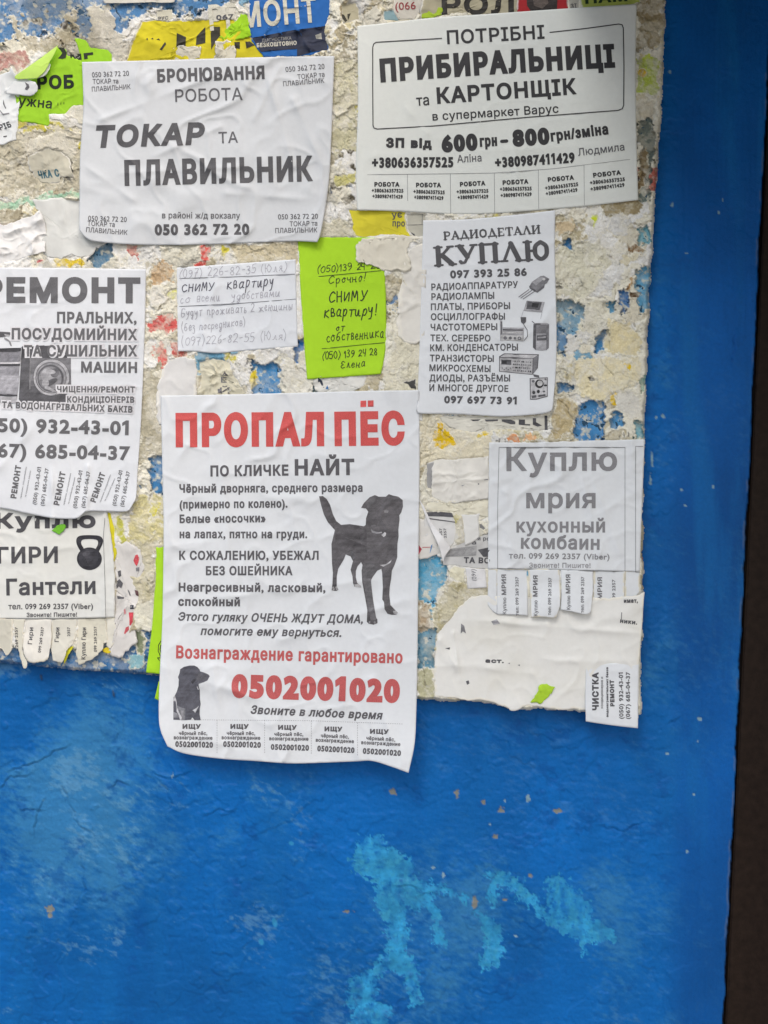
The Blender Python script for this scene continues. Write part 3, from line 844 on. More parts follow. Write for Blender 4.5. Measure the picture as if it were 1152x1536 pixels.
    b1, b2, b3 = lin(72, 138, 190), lin(96, 160, 196), lin(120, 175, 190)
    # top left: painted board with grey remains
    patch([(-60,-50),(345,-50),(345,6),(300,22),(215,16),(190,40),(150,60),(118,50),(95,66),(60,50),(40,60),(-60,58)], lin(84,132,178), sink=True, seed=1, jag=9)
    patch([(130,10),(160,8),(178,40),(205,70),(200,92),(140,92),(120,70),(140,40)], lin(196,192,178), seed=2, jag=10)
    patch([(10,28),(32,22),(40,50),(60,60),(90,42),(110,20),(122,40),(115,62),(80,80),(30,72)], lin(182,174,150), seed=3, jag=9, relief=.12)
    for (cx, cy, r) in [(58,33,7),(50,32,6),(36,33,5),(70,16,3.5),(101,42,9),(112,44,6),(227,12,4)]:
        patch(ell(cx, cy, r, r * .8), lin(62, 56, 54), sink=True, seed=cx, jag=3)
    patch([(-40,78),(8,80),(40,72),(45,95),(28,108),(20,100),(-40,118)], lin(196,150,140), seed=4, t=.5, curl=1.0)
    # dirty zone left
    patch([(-40,212),(30,196),(90,190),(125,196),(125,282),(-40,300)], lin(192,186,164), seed=5, jag=10, relief=.22)
    patch([(40,205),(90,196),(118,214),(112,240),(60,250),(42,236)], lin(206,202,186), seed=6, jag=4, t=.5)
    patch([(88,262),(108,236),(112,266),(96,276)], lin(98,96,88), seed=7)
    patch([(-40,304),(30,296),(80,288),(125,281),(125,297),(60,306),(26,312),(-40,330)], lin(170,212,182), seed=8, jag=6)
    patch([(-40,330),(10,332),(22,345),(12,372),(-40,385)], lin(206,190,176), seed=9, relief=.15)
    patch([(6,352),(20,338),(22,350),(10,366)], lin(205,120,115), seed=10)
    # strip below the lathe flyer
    patch([(80,388),(126,388),(128,399),(84,403)], lin(222,196,60), seed=11)
    patch([(48,396),(58,386),(72,384),(66,398)], lin(205,100,105), seed=12)
    patch([(140,372),(165,360),(168,392),(150,402),(130,394)], lin(88,130,160), sink=True, seed=13)
    patch([(186,364),(210,366),(205,392),(192,380)], lin(205,92,90), seed=14)
    patch([(222,392),(262,396),(264,426),(226,426)], lin(196,168,132), seed=15, relief=.25, jag=8)
    patch([(298,368),(318,366),(314,392),(306,396)], lin(226,100,94), seed=16, t=.5)
    patch([(284,396),(296,388),(310,394),(298,402)], lin(212,86,80), seed=17)
    patch([(329,370),(345,368),(343,382),(334,392)], lin(222,212,80), seed=18)
    patch([(345,368),(452,362),(450,396),(360,394)], lin(206,196,166), seed=19)
    patch([(224,426),(245,424),(248,452),(232,466),(222,456)], lin(232,230,222), seed=20, t=.8, curl=1.2)
    patch([(250,438),(266,434),(266,446),(256,450)], lin(226,226,120), seed=21)
    patch([(221,480),(236,472),(267,476),(267,496),(240,498),(221,494)], lin(218,98,94), seed=22, jag=6)
    patch([(228,520),(246,514),(252,540),(246,562),(232,548)], lin(222,112,106), seed=23, jag=6)
    patch([(254,512),(276,514),(278,534),(262,536)], lin(214,108,100), seed=24, jag=6)
    patch([(376,540),(396,548),(410,542),(426,556),(424,594),(378,594),(384,560)], lin(66,140,196), sink=True, seed=25, mott=.1)
    patch([(374,556),(386,552),(388,576),(378,584)], lin(226,206,60), seed=26)
    patch([(296,556),(318,552),(325,580),(300,584)], lin(214,208,130), seed=27, jag=7)
    patch([(330,530),(358,532),(350,544),(334,540)], lin(216,206,80), seed=28)
    patch([(440,512),(456,504),(452,528),(446,552),(440,530)], lin(56,128,196), sink=True, seed=29)
    patch([(426,530),(470,560),(520,570),(510,600),(420,600)], lin(228,226,214), seed=30, jag=8)
    patch([(470,568),(486,570),(482,592),(466,594)], lin(140,185,205), sink=True, seed=31)
    # gap between the washing machine flyer and the lost dog flyer
    patch([(212,560),(240,540),(244,680),(206,690)], lin(176,170,148), seed=32, jag=9, relief=.2)
    patch([(222,690),(246,684),(246,742),(228,736)], lin(70,130,180), sink=True, seed=33)
    patch([(206,742),(246,746),(246,820),(200,826),(190,780)], lin(210,202,150), seed=34, jag=8, relief=.15)
    patch([(222,752),(240,750),(238,776),(226,784)], lin(214,206,90), seed=35)
    patch([(172,770),(184,772),(190,818),(178,826)], lin(196,196,90), seed=36)
    patch([(184,822),(236,800),(240,920),(200,920),(190,880)], lin(200,194,164), seed=37, jag=8, relief=.2)
    patch([(196,905),(228,900),(232,946),(206,950)], lin(226,224,206), seed=38)
    patch([(-60,966),(30,972),(120,975),(172,962),(200,945),(240,950),(240,1016),(-60,1004)], lin(56,110,160), sink=True, seed=39, mott=.25)
    patch([(190,984),(212,978),(216,1004),(196,1006)], lin(140,186,196), seed=40)
    patch([(200,950),(214,940),(224,960),(210,985),(200,976)], lin(130,140,112), seed=41)
    patch([(-40,880),(12,900),(20,940),(2,960),(-40,962)], lin(222,206,180), seed=42, jag=7)
    patch([(-40,925),(8,928),(4,940),(-40,944)], lin(228,150,110), seed=43)
    # between the two top flyers
    patch([(498,92),(540,88),(538,230),(494,234)], lin(196,192,160), seed=44, jag=7)
    for (cx, cy, r) in [(510,232,7),(525,226,5),(505,262,5),(520,300,10),(500,284,7),(528,250,4),(515,278,4)]:
        patch(ell(cx, cy, r, r * .7), lin(86, 80, 66), seed=cx, jag=5, rim=0)
    patch([(500,262),(535,258),(532,276),(502,280)], lin(205,200,130), seed=45)
    patch([(480,330),(536,330),(534,356),(478,358)], lin(210,206,184), seed=46)
    # right hand part
    z = ZM(820, 280, 3.84)
    for k, (pl, col, sk) in enumerate([
        ([(60,330),(300,310),(380,380),(360,470),(300,560),(230,640),(120,640),(60,640)], lin(214,211,190), 0),
        ([(60,200),(160,190),(170,260),(110,285),(60,270)], lin(206,188,154), 0),
        ([(300,60),(540,40),(560,110),(500,170),(350,160)], lin(160,146,112), 0),
        ([(80,300),(140,290),(140,360),(100,360)], b1, 1),
        ([(530,220),(600,200),(590,330),(530,340)], b3, 1),
        ([(470,330),(560,320),(550,400),(480,420)], lin(140,112,78), 0),
        ([(440,390),(530,375),(530,420),(470,465),(440,450)], lin(226,218,190), 0),
        ([(520,480),(600,460),(600,700),(540,740),(510,640)], b2, 1),
        ([(400,590),(460,600),(465,720),(430,730)], lin(60,120,180), 1),
        ([(330,670),(390,650),(400,720),(350,730)], b2, 1),
        ([(60,650),(130,640),(210,690),(215,800),(160,860),(60,850)], lin(122,162,186), 1),
        ([(60,800),(110,820),(110,960),(60,960)], lin(96,146,190), 1),
        ([(220,650),(330,650),(355,800),(300,860),(240,850),(200,820)], lin(224,221,204), 0),
        ([(280,880),(350,820),(350,940),(285,955)], lin(66,130,178), 1),
        ([(360,760),(480,780),(560,860),(540,980),(340,970),(330,880)], lin(226,214,172), 0),
        ([(160,1000),(300,980),(540,990),(550,1080),(500,1150),(300,1240),(170,1180)], lin(228,218,182), 0),
        ([(390,1190),(480,1160),(550,1200),(550,1310),(490,1340),(420,1300)], lin(226,224,214), 0),
        ([(60,1115),(150,1130),(160,1170),(60,1180)], b1, 1),
        ([(180,1250),(330,1230),(345,1300),(320,1460),(150,1460)], lin(74,140,194), 1),
        ([(370,1290),(440,1300),(440,1380),(380,1390)], lin(80,140,186), 1),
        ([(510,1330),(560,1340),(550,1460),(510,1460)], b3, 1),
        ([(540,1100),(565,1090),(560,1190),(540,1190)], lin(150,196,180), 1),
        ([(430,1010),(495,1005),(490,1050),(460,1055)], lin(232,200,30), 0),
        ([(355,1185),(395,1180),(395,1250),(375,1260),(360,1220)], lin(230,196,50), 0),
        ([(248,190),(290,180),(295,225),(262,235)], lin(206,222,50), 0),
        ([(455,520),(490,520),(490,600),(460,600)], lin(190,150,100), 0),
        ([(485,610),(520,610),(520,640),(490,640)], lin(110,80,50), 1),
        ([(60,1200),(130,1200),(180,1260),(150,1440),(30,1450),(30,1300)], lin(196,180,140), 0),
    ]):
        patch(z(pl), col, seed=50 + k, sink=bool(sk), jag=5, relief=.10 if not sk else 0, t=.45, curl=.7)
    for (cx, cy, w_) in [(838,425,7),(840,432,6),(836,430,4),(885,566,4),(887,570,3)]:
        patch(ell(cx, cy, w_, 2.0), lin(60, 58, 54), seed=cx, rim=0, jag=3, t=.02, curl=0)
    # top right edge strip
    patch([(955,0),(996,-10),(992,70),(958,78)], lin(160,146,112), seed=80, jag=8, relief=.2)
    patch([(956,84),(990,88),(990,130),(984,140),(957,142)], lin(190,206,84), seed=81, jag=5)
    patch(ell(963,108,7,7), lin(226,190,30), seed=82, jag=2)
    patch([(958,150),(984,150),(980,180),(958,176)], lin(206,198,176), seed=83)
    patch([(956,180),(984,180),(976,300),(958,300)], lin(112,128,126), sink=True, seed=84, jag=8)
    patch([(956,230),(972,220),(968,280),(956,290)], lin(140,122,90), seed=85)
    # below the radio flyer and left of the blender flyer
    patch([(628,622),(740,624),(740,700),(628,700)], lin(230,222,196), seed=86, relief=.2)
    patch([(649,648),(668,645),(684,658),(686,671),(650,672)], lin(234,196,30), seed=87)
    patch([(654,632),(665,630),(665,642),(655,646)], lin(230,190,40), seed=88)
    patch([(712,655),(724,646),(737,648),(730,656),(718,661)], lin(234,204,50), seed=89)
    patch([(758,660),(770,649),(782,656),(780,664),(760,664)], lin(240,150,90), seed=90)
    patch([(782,660),(790,650),(806,654),(804,664)], lin(232,186,140), seed=91)
    patch([(626,836),(648,828),(660,838),(672,862),(656,890),(650,932),(640,904),(626,912)], lin(92,170,206), sink=True, seed=92)
    patch([(676,870),(730,880),(730,930),(650,960),(645,930),(660,895)], lin(190,182,146), seed=93, relief=.25, jag=7)
    patch([(626,940),(655,942),(652,1000),(626,1004)], lin(104,152,176), sink=True, seed=94, mott=.3)
    patch([(626,900),(645,905),(648,945),(626,950)], lin(178,160,134), seed=95)
    patch([(626,1005),(652,1004),(652,1050),(626,1050)], lin(186,184,152), seed=96, relief=.2)
    patch([(600,500),(632,500),(632,590),(580,590),(575,560)], lin(226,222,200), seed=97, relief=.15)
    # long cracks in the glue crust
    for k in range(70):
        cx, cy = rnd.uniform(0, 990), rnd.uniform(0, 1060); a = rnd.uniform(0, 3.14); L = rnd.uniform(15, 60)
        i0, i1 = np.searchsorted(ay, [cy - L, cy + L]); j0, j1 = np.searchsorted(ax, [cx - L, cx + L])
        if i1 - i0 < 4 or j1 - j0 < 4: continue
        s = (slice(i0, i1), slice(j0, j1)); X, Y = x[s] - cx + 6 * fbm(x[s], y[s], 18, 4, k), y[s] - cy + 6 * fbm(x[s], y[s], 18, 4, k + 4)
        u = X * math.cos(a) + Y * math.sin(a); v = -X * math.sin(a) + Y * math.cos(a)
        m = np.exp(-(v / 0.9) ** 2) * sst(L * .5 - np.abs(u), 0, 8)
        H[s] -= .8 * m; H[s] += .4 * np.exp(-np.abs(v - 2) / 4) * sst(L * .5 - np.abs(u), 0, 8)
        C[s] = C[s] * (1 - .55 * m[..., None]) + lin(88, 80, 60) * .55 * m[..., None]
    # thin torn films, stains and yellowed glue over everything
    for kk, (cc, lam, thr, am) in enumerate([(lin(226,222,204), 34, .15, .55), (lin(226,221,204), 26, .2, .5), (lin(232,229,218), 15, .25, .6), (lin(204,197,174), 52, .3, .34), (lin(220,214,186), 11, .35, .5), (lin(168,168,158), 20, .45, .4)]):
        m = sst(fbm(x + 9 * fbm(x, y, 14, 3, kk), y + 9 * fbm(x, y, 14, 3, kk + 6), lam, 5, kk + 2, .68), thr, thr + .35) * am
        blue = sst(C[..., 2] - C[..., 0], .08, .2)
        m = m * (1 - .6 * blue) * .75
        C = C * (1 - m[..., None]) + cc * m[..., None]; H = H + .22 * m
    # grime and mould
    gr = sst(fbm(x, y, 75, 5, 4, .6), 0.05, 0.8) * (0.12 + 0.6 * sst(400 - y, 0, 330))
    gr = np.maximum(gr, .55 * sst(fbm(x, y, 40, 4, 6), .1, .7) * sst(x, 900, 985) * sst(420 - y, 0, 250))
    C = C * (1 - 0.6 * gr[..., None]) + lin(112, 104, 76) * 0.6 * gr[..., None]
    sp = sst(fbm(x, y, 5, 3, 9, .6), .66, .95) * sst(fbm(x, y, 60, 3, 2), .1, .7) * .7
    C = C * (1 - .75 * sp[..., None]) + lin(70, 66, 56) * .75 * sp[..., None]
    wr = np.abs(fbm(x + 8 * fbm(x, y, 30, 2, 3), y, 26, 4, 7, .6)); H = H + .35 * np.clip(.28 - wr, 0, 1) * sst(fbm(x, y, 80, 2, 6), -.3, .4) * 2 + 0.22 * fbm(x, y, 9, 4, 5, .65) + 0.05 * (1 - np.abs(fbm(x, y, 20, 3, 8)))
    H = np.clip(H, -1.4, 4.2)
    # under the glued sheets the crust lies pressed flat
    for pl, hf in FOOT:
        pl = np.asarray(pl); x0, y0 = pl.min(0) - 8; x1, y1 = pl.max(0) + 8
        i0, i1 = np.searchsorted(ay, [y0, y1]); j0, j1 = np.searchsorted(ax, [x0, x1])
        if i1 - i0 < 2 or j1 - j0 < 2: continue
        s = (slice(i0, i1), slice(j0, j1))
        m = sst(sdist(x[s], y[s], pl), -2.5, 2.5)
        lim = np.minimum(H[s], hf(x[s], y[s]) - BZ - 0.35)
        H[s] = H[s] * (1 - m) + lim * m
    h = BZ + H
    h = np.where(bd < 1.5, h - (1.5 - np.maximum(bd, -4)) ** 2 * 0.33, h)
    ny, nx = x.shape; idx = np.arange(nx * ny).reshape(ny, nx)
    F = np.stack([idx[:-1, :-1], idx[1:, :-1], idx[1:, 1:], idx[:-1, 1:]], -1)
    keep = (bd > -4.0); keep = keep[:-1, :-1] & keep[1:, :-1] & keep[1:, 1:] & keep[:-1, 1:]
    F = F[keep]
    used = np.unique(F); mp = np.full(nx * ny, -1); mp[used] = np.arange(len(used))
    V = P(x, y, h).reshape(-1, 3)[used]
    o = mesh_obj('paper_crust', V, mp[F], M_CRUST, C.reshape(-1, 3)[used], BOARDO)
    o['kind'] = 'stuff'
    return o
# ================================================================== FLYERS, NOTES AND SCRAPS
B0 = BZ + 1.7
G1 = lin(100, 100, 104); G2 = lin(128, 128, 132); G3 = lin(172, 172, 176)
RED = np.array([0.66, 0.105, 0.10])
LIME = np.array([0.42, 0.72, 0.03]); YEL = np.array([0.72, 0.62, 0.04])

# ---- job flyer for a lathe operator and a smelter
z = ZM(0, 0, 2)
t = coons('job_flyer', z([(246,186),(500,180),(760,172),(1003,168)]), z([(238,690),(262,716),(300,726),(420,734),(600,734),(860,724),(952,726)]),
          z([(246,186),(250,330),(240,470),(238,690)]), z([(1003,168),(994,420),(985,560),(964,690),(952,726)]),
          HF(B0 + 2.6, .75, 120, 1, lifts=[(490,350,50,3.2),(125,350,26,2.2),(500,90,30,1.5),(122,92,30,.8)], fine=.40,
             creases=[(150,180,330,110,5,.8),(400,110,440,250,5,1.0),(440,150,490,260,6,1.0),(230,235,330,190,5,.7),(130,250,200,300,6,.7),(340,290,480,300,6,.7),(420,100,380,180,4,.6),(180,260,360,250,5,.5)]), WHITE * np.array([.86, .865, .865]),
          'crumpled white job flyer for lathe and smelter work, its lower right corner lifting', 'flyer')
def T(o, name, body, a, b, cap, bold=0., slant=0., col=None, sag=0., label=None):
    (a,), (b,) = z([a]), z([b])
    return txt(o, name, body, a, b, cap / zs, bold, slant, col, None, sag / zs, label)
zs = 2; gt = lin(90, 90, 93)
T(t, 'headline', 'БРОНЮВАННЯ', (472,248), (794,237), 41, 1.6, col=gt)
T(t, 'headline', 'РОБОТА', (526,306), (728,300), 38, .3, col=G1)
T(t, 'headline', 'ТОКАР', (290,444), (616,434), 68, 3.0, .16, gt)
T(t, 'headline', 'ТА', (656,430), (714,428), 34, .3, col=G1)
T(t, 'headline', 'ПЛАВИЛЬНИК', (374,558), (938,544), 78, 2.6, col=gt)
T(t, 'text_line', 'в районі ж/д вокзалу', (486,655), (720,656), 19, .25, col=G1)
T(t, 'phone_number', '050 362 72 20', (464,706), (748,704), 35, 1.5, col=gt)
for n_, (a, b, c) in enumerate([(((276,232),(387,227)), ((278,252),(355,250)), ((276,275),(392,267))), (((857,216),(974,206)), ((893,238),(974,230)), ((850,259),(973,248))),
                ((( 264,662),(380,666)), ((262,677),(344,681)), ((258,696),(382,705))), (((834,658),(954,656)), ((869,679),(952,677)), ((826,699),(952,697)))]):
    T(t, 'phone_number', '050 362 72 20', *a, 16, .12, col=G1); T(t, 'text_line', 'ТОКАР та', *b, 15, .12, col=G1); T(t, 'text_line', 'ПЛАВИЛЬНИК', *c, 15, .12, col=G1)

# ---- cleaner wanted
z = ZM(480, 0, 2)
t = coons('job_flyer', z([(112,78),(186,70),(340,53),(500,42),(760,24),(950,12)]), z([(112,630),(250,634),(390,642),(530,640),(660,630),(800,618),(955,600)]),
          z([(112,78),(114,300),(108,500),(112,630)]), z([(950,12),(947,200),(950,420),(955,600)]),
          HF(B0 + 1.8, .45, 170, 2, lifts=[(955,300,40,1.3),(540,315,30,1.0)], fine=.14, creases=[(600,150,640,200,5,.4),(760,120,780,300,5,.35),(560,235,930,215,8,.3)]), WHITE * np.array([.98, .98, .90]),
          'white job flyer for cleaners with a round-cornered frame and six uncut number tabs', 'flyer')
zs = 2; k = lin(58, 58, 60)
T(t, 'headline', 'ПОТРІБНІ', (382,133), (674,116), 42, .9, col=k)
T(t, 'headline', 'ПРИБИРАЛЬНИЦІ', (182,248), (886,203), 72, 3.3, col=k, sag=3)
T(t, 'text_line', 'та', (290,318), (328,315), 33, .4, col=k)
T(t, 'headline', 'КАРТОНЩІК', (352,312), (770,283), 50, 1.7, col=k)
T(t, 'text_line', 'в супермаркет Варус', (338,362), (716,338), 26, .35, col=k)
T(t, 'text_line', 'ЗП від', (198,443), (335,445), 30, 1.7, col=k)
T(t, 'pay', '600', (366,458), (474,451), 54, 3.1, col=k); T(t, 'pay', 'грн', (480,441), (532,438), 35, 1.5, col=k)
rule(t, 'pay', [z([(545,424), (560,423)])], 5, k); T(t, 'pay', '800', (579,441), (690,433), 54, 3.1, col=k)
T(t, 'pay', 'грн/зміна', (694,425), (866,403), 34, 1.4, col=k)
T(t, 'phone_number', '+380636357525', (156,504), (400,502), 33, 1.4, col=k); T(t, 'text_line', 'Аліна', (412,488), (485,484), 23, .25, col=G1)
T(t, 'phone_number', '+380987411429', (526,504), (765,488), 33, 1.4, col=k); T(t, 'text_line', 'Людмила', (775,468), (914,451), 23, .25, col=G1)
def arc_(cx, cy, r, a0, a1): return [(cx + r * math.cos(math.radians(a)), cy + r * math.sin(math.radians(a))) for a in np.linspace(a0, a1, 7)]
rule(t, 'border', [z([(365,115), (180,126)] + [(168,127),(161,132),(158,142)] + [(158,260),(159,376)] + [(162,384),(172,387)] + [(340,378),(620,352),(895,331)] + [(907,326),(911,316)] + [(912,200),(910,84)] + [(906,74),(896,72)] + [(800,85),(690,97)])], 1.5, k)
rule(t, 'cut_lines', [z([(142,524),(400,521),(520,519),(700,506),(930,478)])] + [z([(x, y0), (x + 1, y1)]) for x, y0, y1 in ((262,524,602),(391,522,640),(523,520,640),(655,510,626),(792,496,614))], .55, G2)
for a, b, c in [(((163,560),(238,560)),((155,577),(250,578)),((157,594),(248,596))), (((288,562),(363,562)),((280,580),(374,583)),((282,597),(370,600))),
                (((420,560),(496,556)),((410,581),(505,578)),((413,598),(505,595))), (((548,555),(625,551)),((540,573),(635,571)),((542,592),(635,588))),
                (((684,546),(762,539)),((676,570),(775,558)),((678,587),(773,575))), (((820,533),(903,524)),((810,554),(915,543)),((812,573),(914,560)))]:
    T(t, 'tear_off_text', 'РОБОТА', *a, 14, .75, col=k); T(t, 'tear_off_text', '+380636357525', *b, 12, .5, col=k); T(t, 'tear_off_text', '+380987411429', *c, 12, .5, col=k)

# ---- radio parts
zs = 1152 / 440.; z = ZM(560, 300, zs)
t = coons('buying_flyer', z([(196,80),(360,76),(560,58),(715,40)]), z([(172,820),(182,838),(320,840),(500,850),(640,842),(692,832),(704,818)]),
          z([(196,80),(190,300),(182,560),(172,820)]), z([(715,40),(713,200),(720,520),(716,680),(704,818)]),
          HF(B0 + 2.0, .5, 130, 3, lifts=[(830,612,35,3.0),(628,620,26,1.2),(834,316,30,1.8),(836,480,34,1.2)], fine=.16, creases=[(640,520,820,480,8,.4),(700,340,720,600,9,.4)]), WHITE,
          'white flyer buying radio parts with slab letters and small pictures of instruments', 'flyer')
k = lin(90, 90, 93)
slab(t, 'headline', 'РАДИОДЕТАЛИ', z([(275,158)])[0], z([(658,131)])[0], 33 / zs, k)
slab(t, 'headline', 'КУПЛЮ', z([(238,262)])[0], z([(692,236)])[0], 78 / zs, k, 1)
T(t, 'phone_number', '097 393 25 86', (302,308), (603,298), 33, 1.0, col=k)
for s_, a, b in [('РАДИОАППАРАТУРУ',(228,355),(568,345)),('РАДИОЛАМПЫ',(228,393),(475,388)),('ПЛАТЫ, ПРИБОРЫ',(226,433),(537,428)),('ОСЦИЛЛОГРАФЫ',(226,472),(517,470)),
                 ('ЧАСТОТОМЕРЫ',(225,513),(487,511)),('ТЕХ. СЕРЕБРО',(224,555),(460,556)),('КМ. КОНДЕНСАТОРЫ',(223,594),(568,591)),('ТРАНЗИСТОРЫ',(222,634),(473,636)),
                 ('МИКРОСХЕМЫ',(220,672),(460,676)),('ДИОДЫ, РАЗЪЁМЫ',(220,712),(537,713)),('И МНОГОЕ ДРУГОЕ',(220,750),(530,754))]:
    T(t, 'text_line', s_, a, b, 27, .45, col=k)
T(t, 'phone_number', '097 697 73 91', (278,798), (563,803), 31, 1.0, col=k)
y = ZM(770, 400, 6.98)
def seg(a, b, w_):
    a, b = np.array(a, float), np.array(b, float); e = (b - a) / np.hypot(*(b - a)); n = np.array([-e[1], e[0]]) * w_ / 2
    return [a - n, b - n, b + n, a + n]
picture(t, 'transistor_picture', [(y([(165,210),(195,160),(285,98),(320,94),(378,128),(352,172),(330,185),(322,220),(250,272),(228,262),(175,232)]), G2), (y([(165,210),(228,240),(240,268),(175,232)]), G1),
        (y([(240,262),(325,190),(322,220),(250,274)]), G1), (y([(195,165),(280,105),(330,120),(240,195)]), G3), (y(ell(320,132,15,12)), lin(215,215,215))]
        + [(seg(y([(165,238)])[0], y([(55,318)])[0], 1.1), G2), (seg(y([(195,246)])[0], y([(75,330)])[0], 1.1), G2), (seg(y([(222,258)])[0], y([(100,340)])[0], 1.1), G2)])
picture(t, 'microchip_picture', [(y([(140,355),(330,370),(300,478),(105,462)]), G3), (y([(150,362),(300,374),(275,455),(135,445)]), G1), (y([(200,378),(270,385),(255,430),(190,425)]), lin(62,62,65)),
        (seg(y([(105,462)])[0], y([(82,535)])[0], .5), G3), (seg(y([(300,478)])[0], y([(285,548)])[0], .5), G3)])
can = y([(210,600),(225,590),(350,590),(375,600),(372,850),(350,872),(300,880),(230,872),(205,845)])
picture(t, 'capacitor_picture', [(can, G3), (y([(210,600),(240,600),(236,872),(205,845)]), G1), (y([(240,600),(375,605),(373,700),(240,700)]), G2), (y([(345,604),(375,604),(372,850),(345,872)]), G2),
        (y([(245,720),(350,712),(350,772),(245,775)]), G1), (y([(255,735),(340,728),(340,745),(255,750)]), G3), (seg(y([(225,596)])[0], y([(195,570)])[0], 1), G1), (seg(y([(230,600)])[0], y([(285,600)])[0], 1.2), lin(60,60,62))])
q = z
picture(t, 'amplifier_picture', [(q([(497,473),(506,473),(508,500),(592,502),(590,555),(498,552)]), G3), (q([(500,478),(505,478),(505,528),(500,528)]), G1), (q([(508,506),(588,508),(588,514),(508,512)]), G1),
        (q([(508,518),(588,519),(588,524),(508,523)]), lin(200,200,200)), (q([(500,530),(590,532),(590,554),(500,552)]), lin(190,190,190)), (q(ell(518,542,7,7)), G1), (q(ell(538,542,6,6)), G1), (q(ell(556,543,5,5)), G1), (q(ell(574,543,7,7)), G1),
        (q(ell(574,543,4,4)), G3), (q([(578,460),(600,460),(600,478),(590,488),(580,480)]), G1)] + [(seg(q([a])[0], q([b])[0], .9), G1) for a, b in (((590,488),(604,510)),((604,510),(606,535)),((606,535),(592,552)))])
rn = random.Random(4)
osc = [(q([(494,614),(514,602),(650,606),(646,660),(625,686),(494,674)]), G1), (q([(498,617),(516,605),(646,609),(626,622)]), lin(196,196,198)), (q([(497,620),(626,624),(624,684),(497,672)]), lin(188,188,190)), (q([(629,622),(647,610),(643,660),(628,682)]), G2),
       (q([(502,626),(542,628),(542,648),(502,646)]), G1), (q([(505,630),(524,631),(524,644),(505,643)]), lin(60,60,62))]
for r_ in range(4):
    for c_ in range(9): osc.append((q(ell(550 + c_ * 8.2 + rn.uniform(-2, 2), 633 + r_ * 12 + c_ * .5, rn.uniform(1.6, 3.8), rn.uniform(1.6, 3.4), 10)), G1 if rn.random() < .7 else lin(50,50,52)))
for c_ in range(5): osc.append((q(ell(506 + c_ * 8, 660 + (c_ % 2) * 6, 2.4, 2.4, 10)), G1))
picture(t, 'oscilloscope_picture', osc)
picture(t, 'meter_picture', [(q([(626,684),(650,688),(652,698),(632,694)]), G1), (q([(614,700),(685,696),(685,772),(640,784),(615,784)]), G1), (q([(618,703),(682,699),(682,770),(640,780),(618,780)]), lin(190,190,192)), (q(ell(652,722,17,17)), lin(58,58,60)), (q(ell(654,720,11,11)), lin(196,196,196)),
        (q(ell(628,712,6,5)), G1), (q(ell(676,728,7,4)), lin(58,58,60)), (q(ell(630,756,6,7)), lin(62,62,64)), (q(ell(648,752,6,7)), lin(62,62,64)), (q(ell(670,752,5,4)), G1), (q([(622,768),(640,766),(640,776),(622,778)]), G1), (q([(648,766),(676,762),(676,770),(648,774)]), G1), (q(ell(676,704,4,3)), G1)])

# ---- handwritten white note
zs = 1152 / 420.; z = ZM(200, 340, zs)
t = coons('handwritten_note', z([(178,168),(420,152),(668,134)]), z([(183,512),(260,514),(340,521),(420,514),(560,502),(677,494)]), z([(178,168),(180,340),(183,512)]), z([(668,134),(672,320),(677,494)]),
          HF(B0 + 1.1, .4, 80, 4, lifts=[(267,527,26,1.4),(320,530,20,1.6),(445,390,26,.8)], fine=.24, creases=[(330,400,300,520,7,.5),(270,470,440,462,7,.3)]), WHITE * np.array([.97, .98, 1.0]),
          'small white note handwritten in faint and dark ballpoint asking for a flat', 'note')
def HT(name, body, a, b, cap, wd, col, seed=0): hand(t, name, body, z([a])[0], z([b])[0], cap / zs, wd, col, seed)
fa, dk_ = lin(176, 176, 186), lin(84, 84, 98)
HT('phone_number', '(097) 226-82-35 (Юля)', (192,212), (633,182), 34, .8, fa, 1)
HT('text_line', 'СНИМУ', (202,270), (335,262), 32, 1.35, dk_, 2); HT('text_line', 'квартиру', (386,256), (577,244), 46, 1.3, dk_, 3)
HT('text_line', 'со', (195,314), (236,311), 34, .8, fa, 4); HT('text_line', 'всеми', (262,310), (356,304), 34, .75, fa, 5); HT('text_line', 'удобствами', (404,301), (602,287), 34, .9, fa, 6)
HT('text_line', 'Будут проживать 2 женщины', (198,370), (655,340), 34, .85, lin(166,166,176), 7)
HT('text_line', '(без посредников)', (200,430), (460,408), 34, .85, lin(170,170,180), 8)
HT('phone_number', '(097)226-82-55 (Юля)', (200,490), (628,462), 34, .8, fa, 9)
rule(t, 'underline', [z([(190,213),(420,206),(665,195)]), z([(190,328),(430,316),(668,298)])], .7, lin(80, 80, 92))

# ---- lime note
t = coons('handwritten_note', z([(676,40),(760,44),(860,42),(1008,46)]), z([(715,628),(800,622),(920,614),(1018,606)]), z([(676,40),(690,300),(704,500),(715,628)]), z([(1008,46),(1034,180),(1041,440),(1032,540),(1018,606)]),
          HF(B0 + .7, .4, 90, 5, lifts=[(461,569,30,1.4),(572,561,26,2.2),(578,480,30,1.2)], fine=.12, creases=[(470,420,500,560,8,.35)]), LIME,
          'lime green note handwritten in black felt pen asking to rent a flat', 'note', foot=True)
bk = lin(48, 56, 40)
HT('phone_number', '(050)139 24 28', (760,188), (1016,172), 27, 1.1, bk, 11); HT('text_line', 'Срочно!', (806,234), (960,222), 32, 1.1, bk, 12)
HT('text_line', 'СНИМУ', (808,310), (966,300), 40, 1.7, bk, 13); HT('text_line', 'квартиру!', (786,372), (1003,362), 46, 1.6, bk, 14)
HT('text_line', 'от', (836,431), (872,429), 32, 1.1, bk, 15); HT('text_line', 'собственника', (797,474), (1030,453), 38, 1.15, bk, 16)
HT('phone_number', '(050) 139 24 28', (780,546), (1003,528), 28, 1.15, bk, 17); HT('signature', 'Елена', (855,582), (953,575), 30, 1.1, bk, 18)
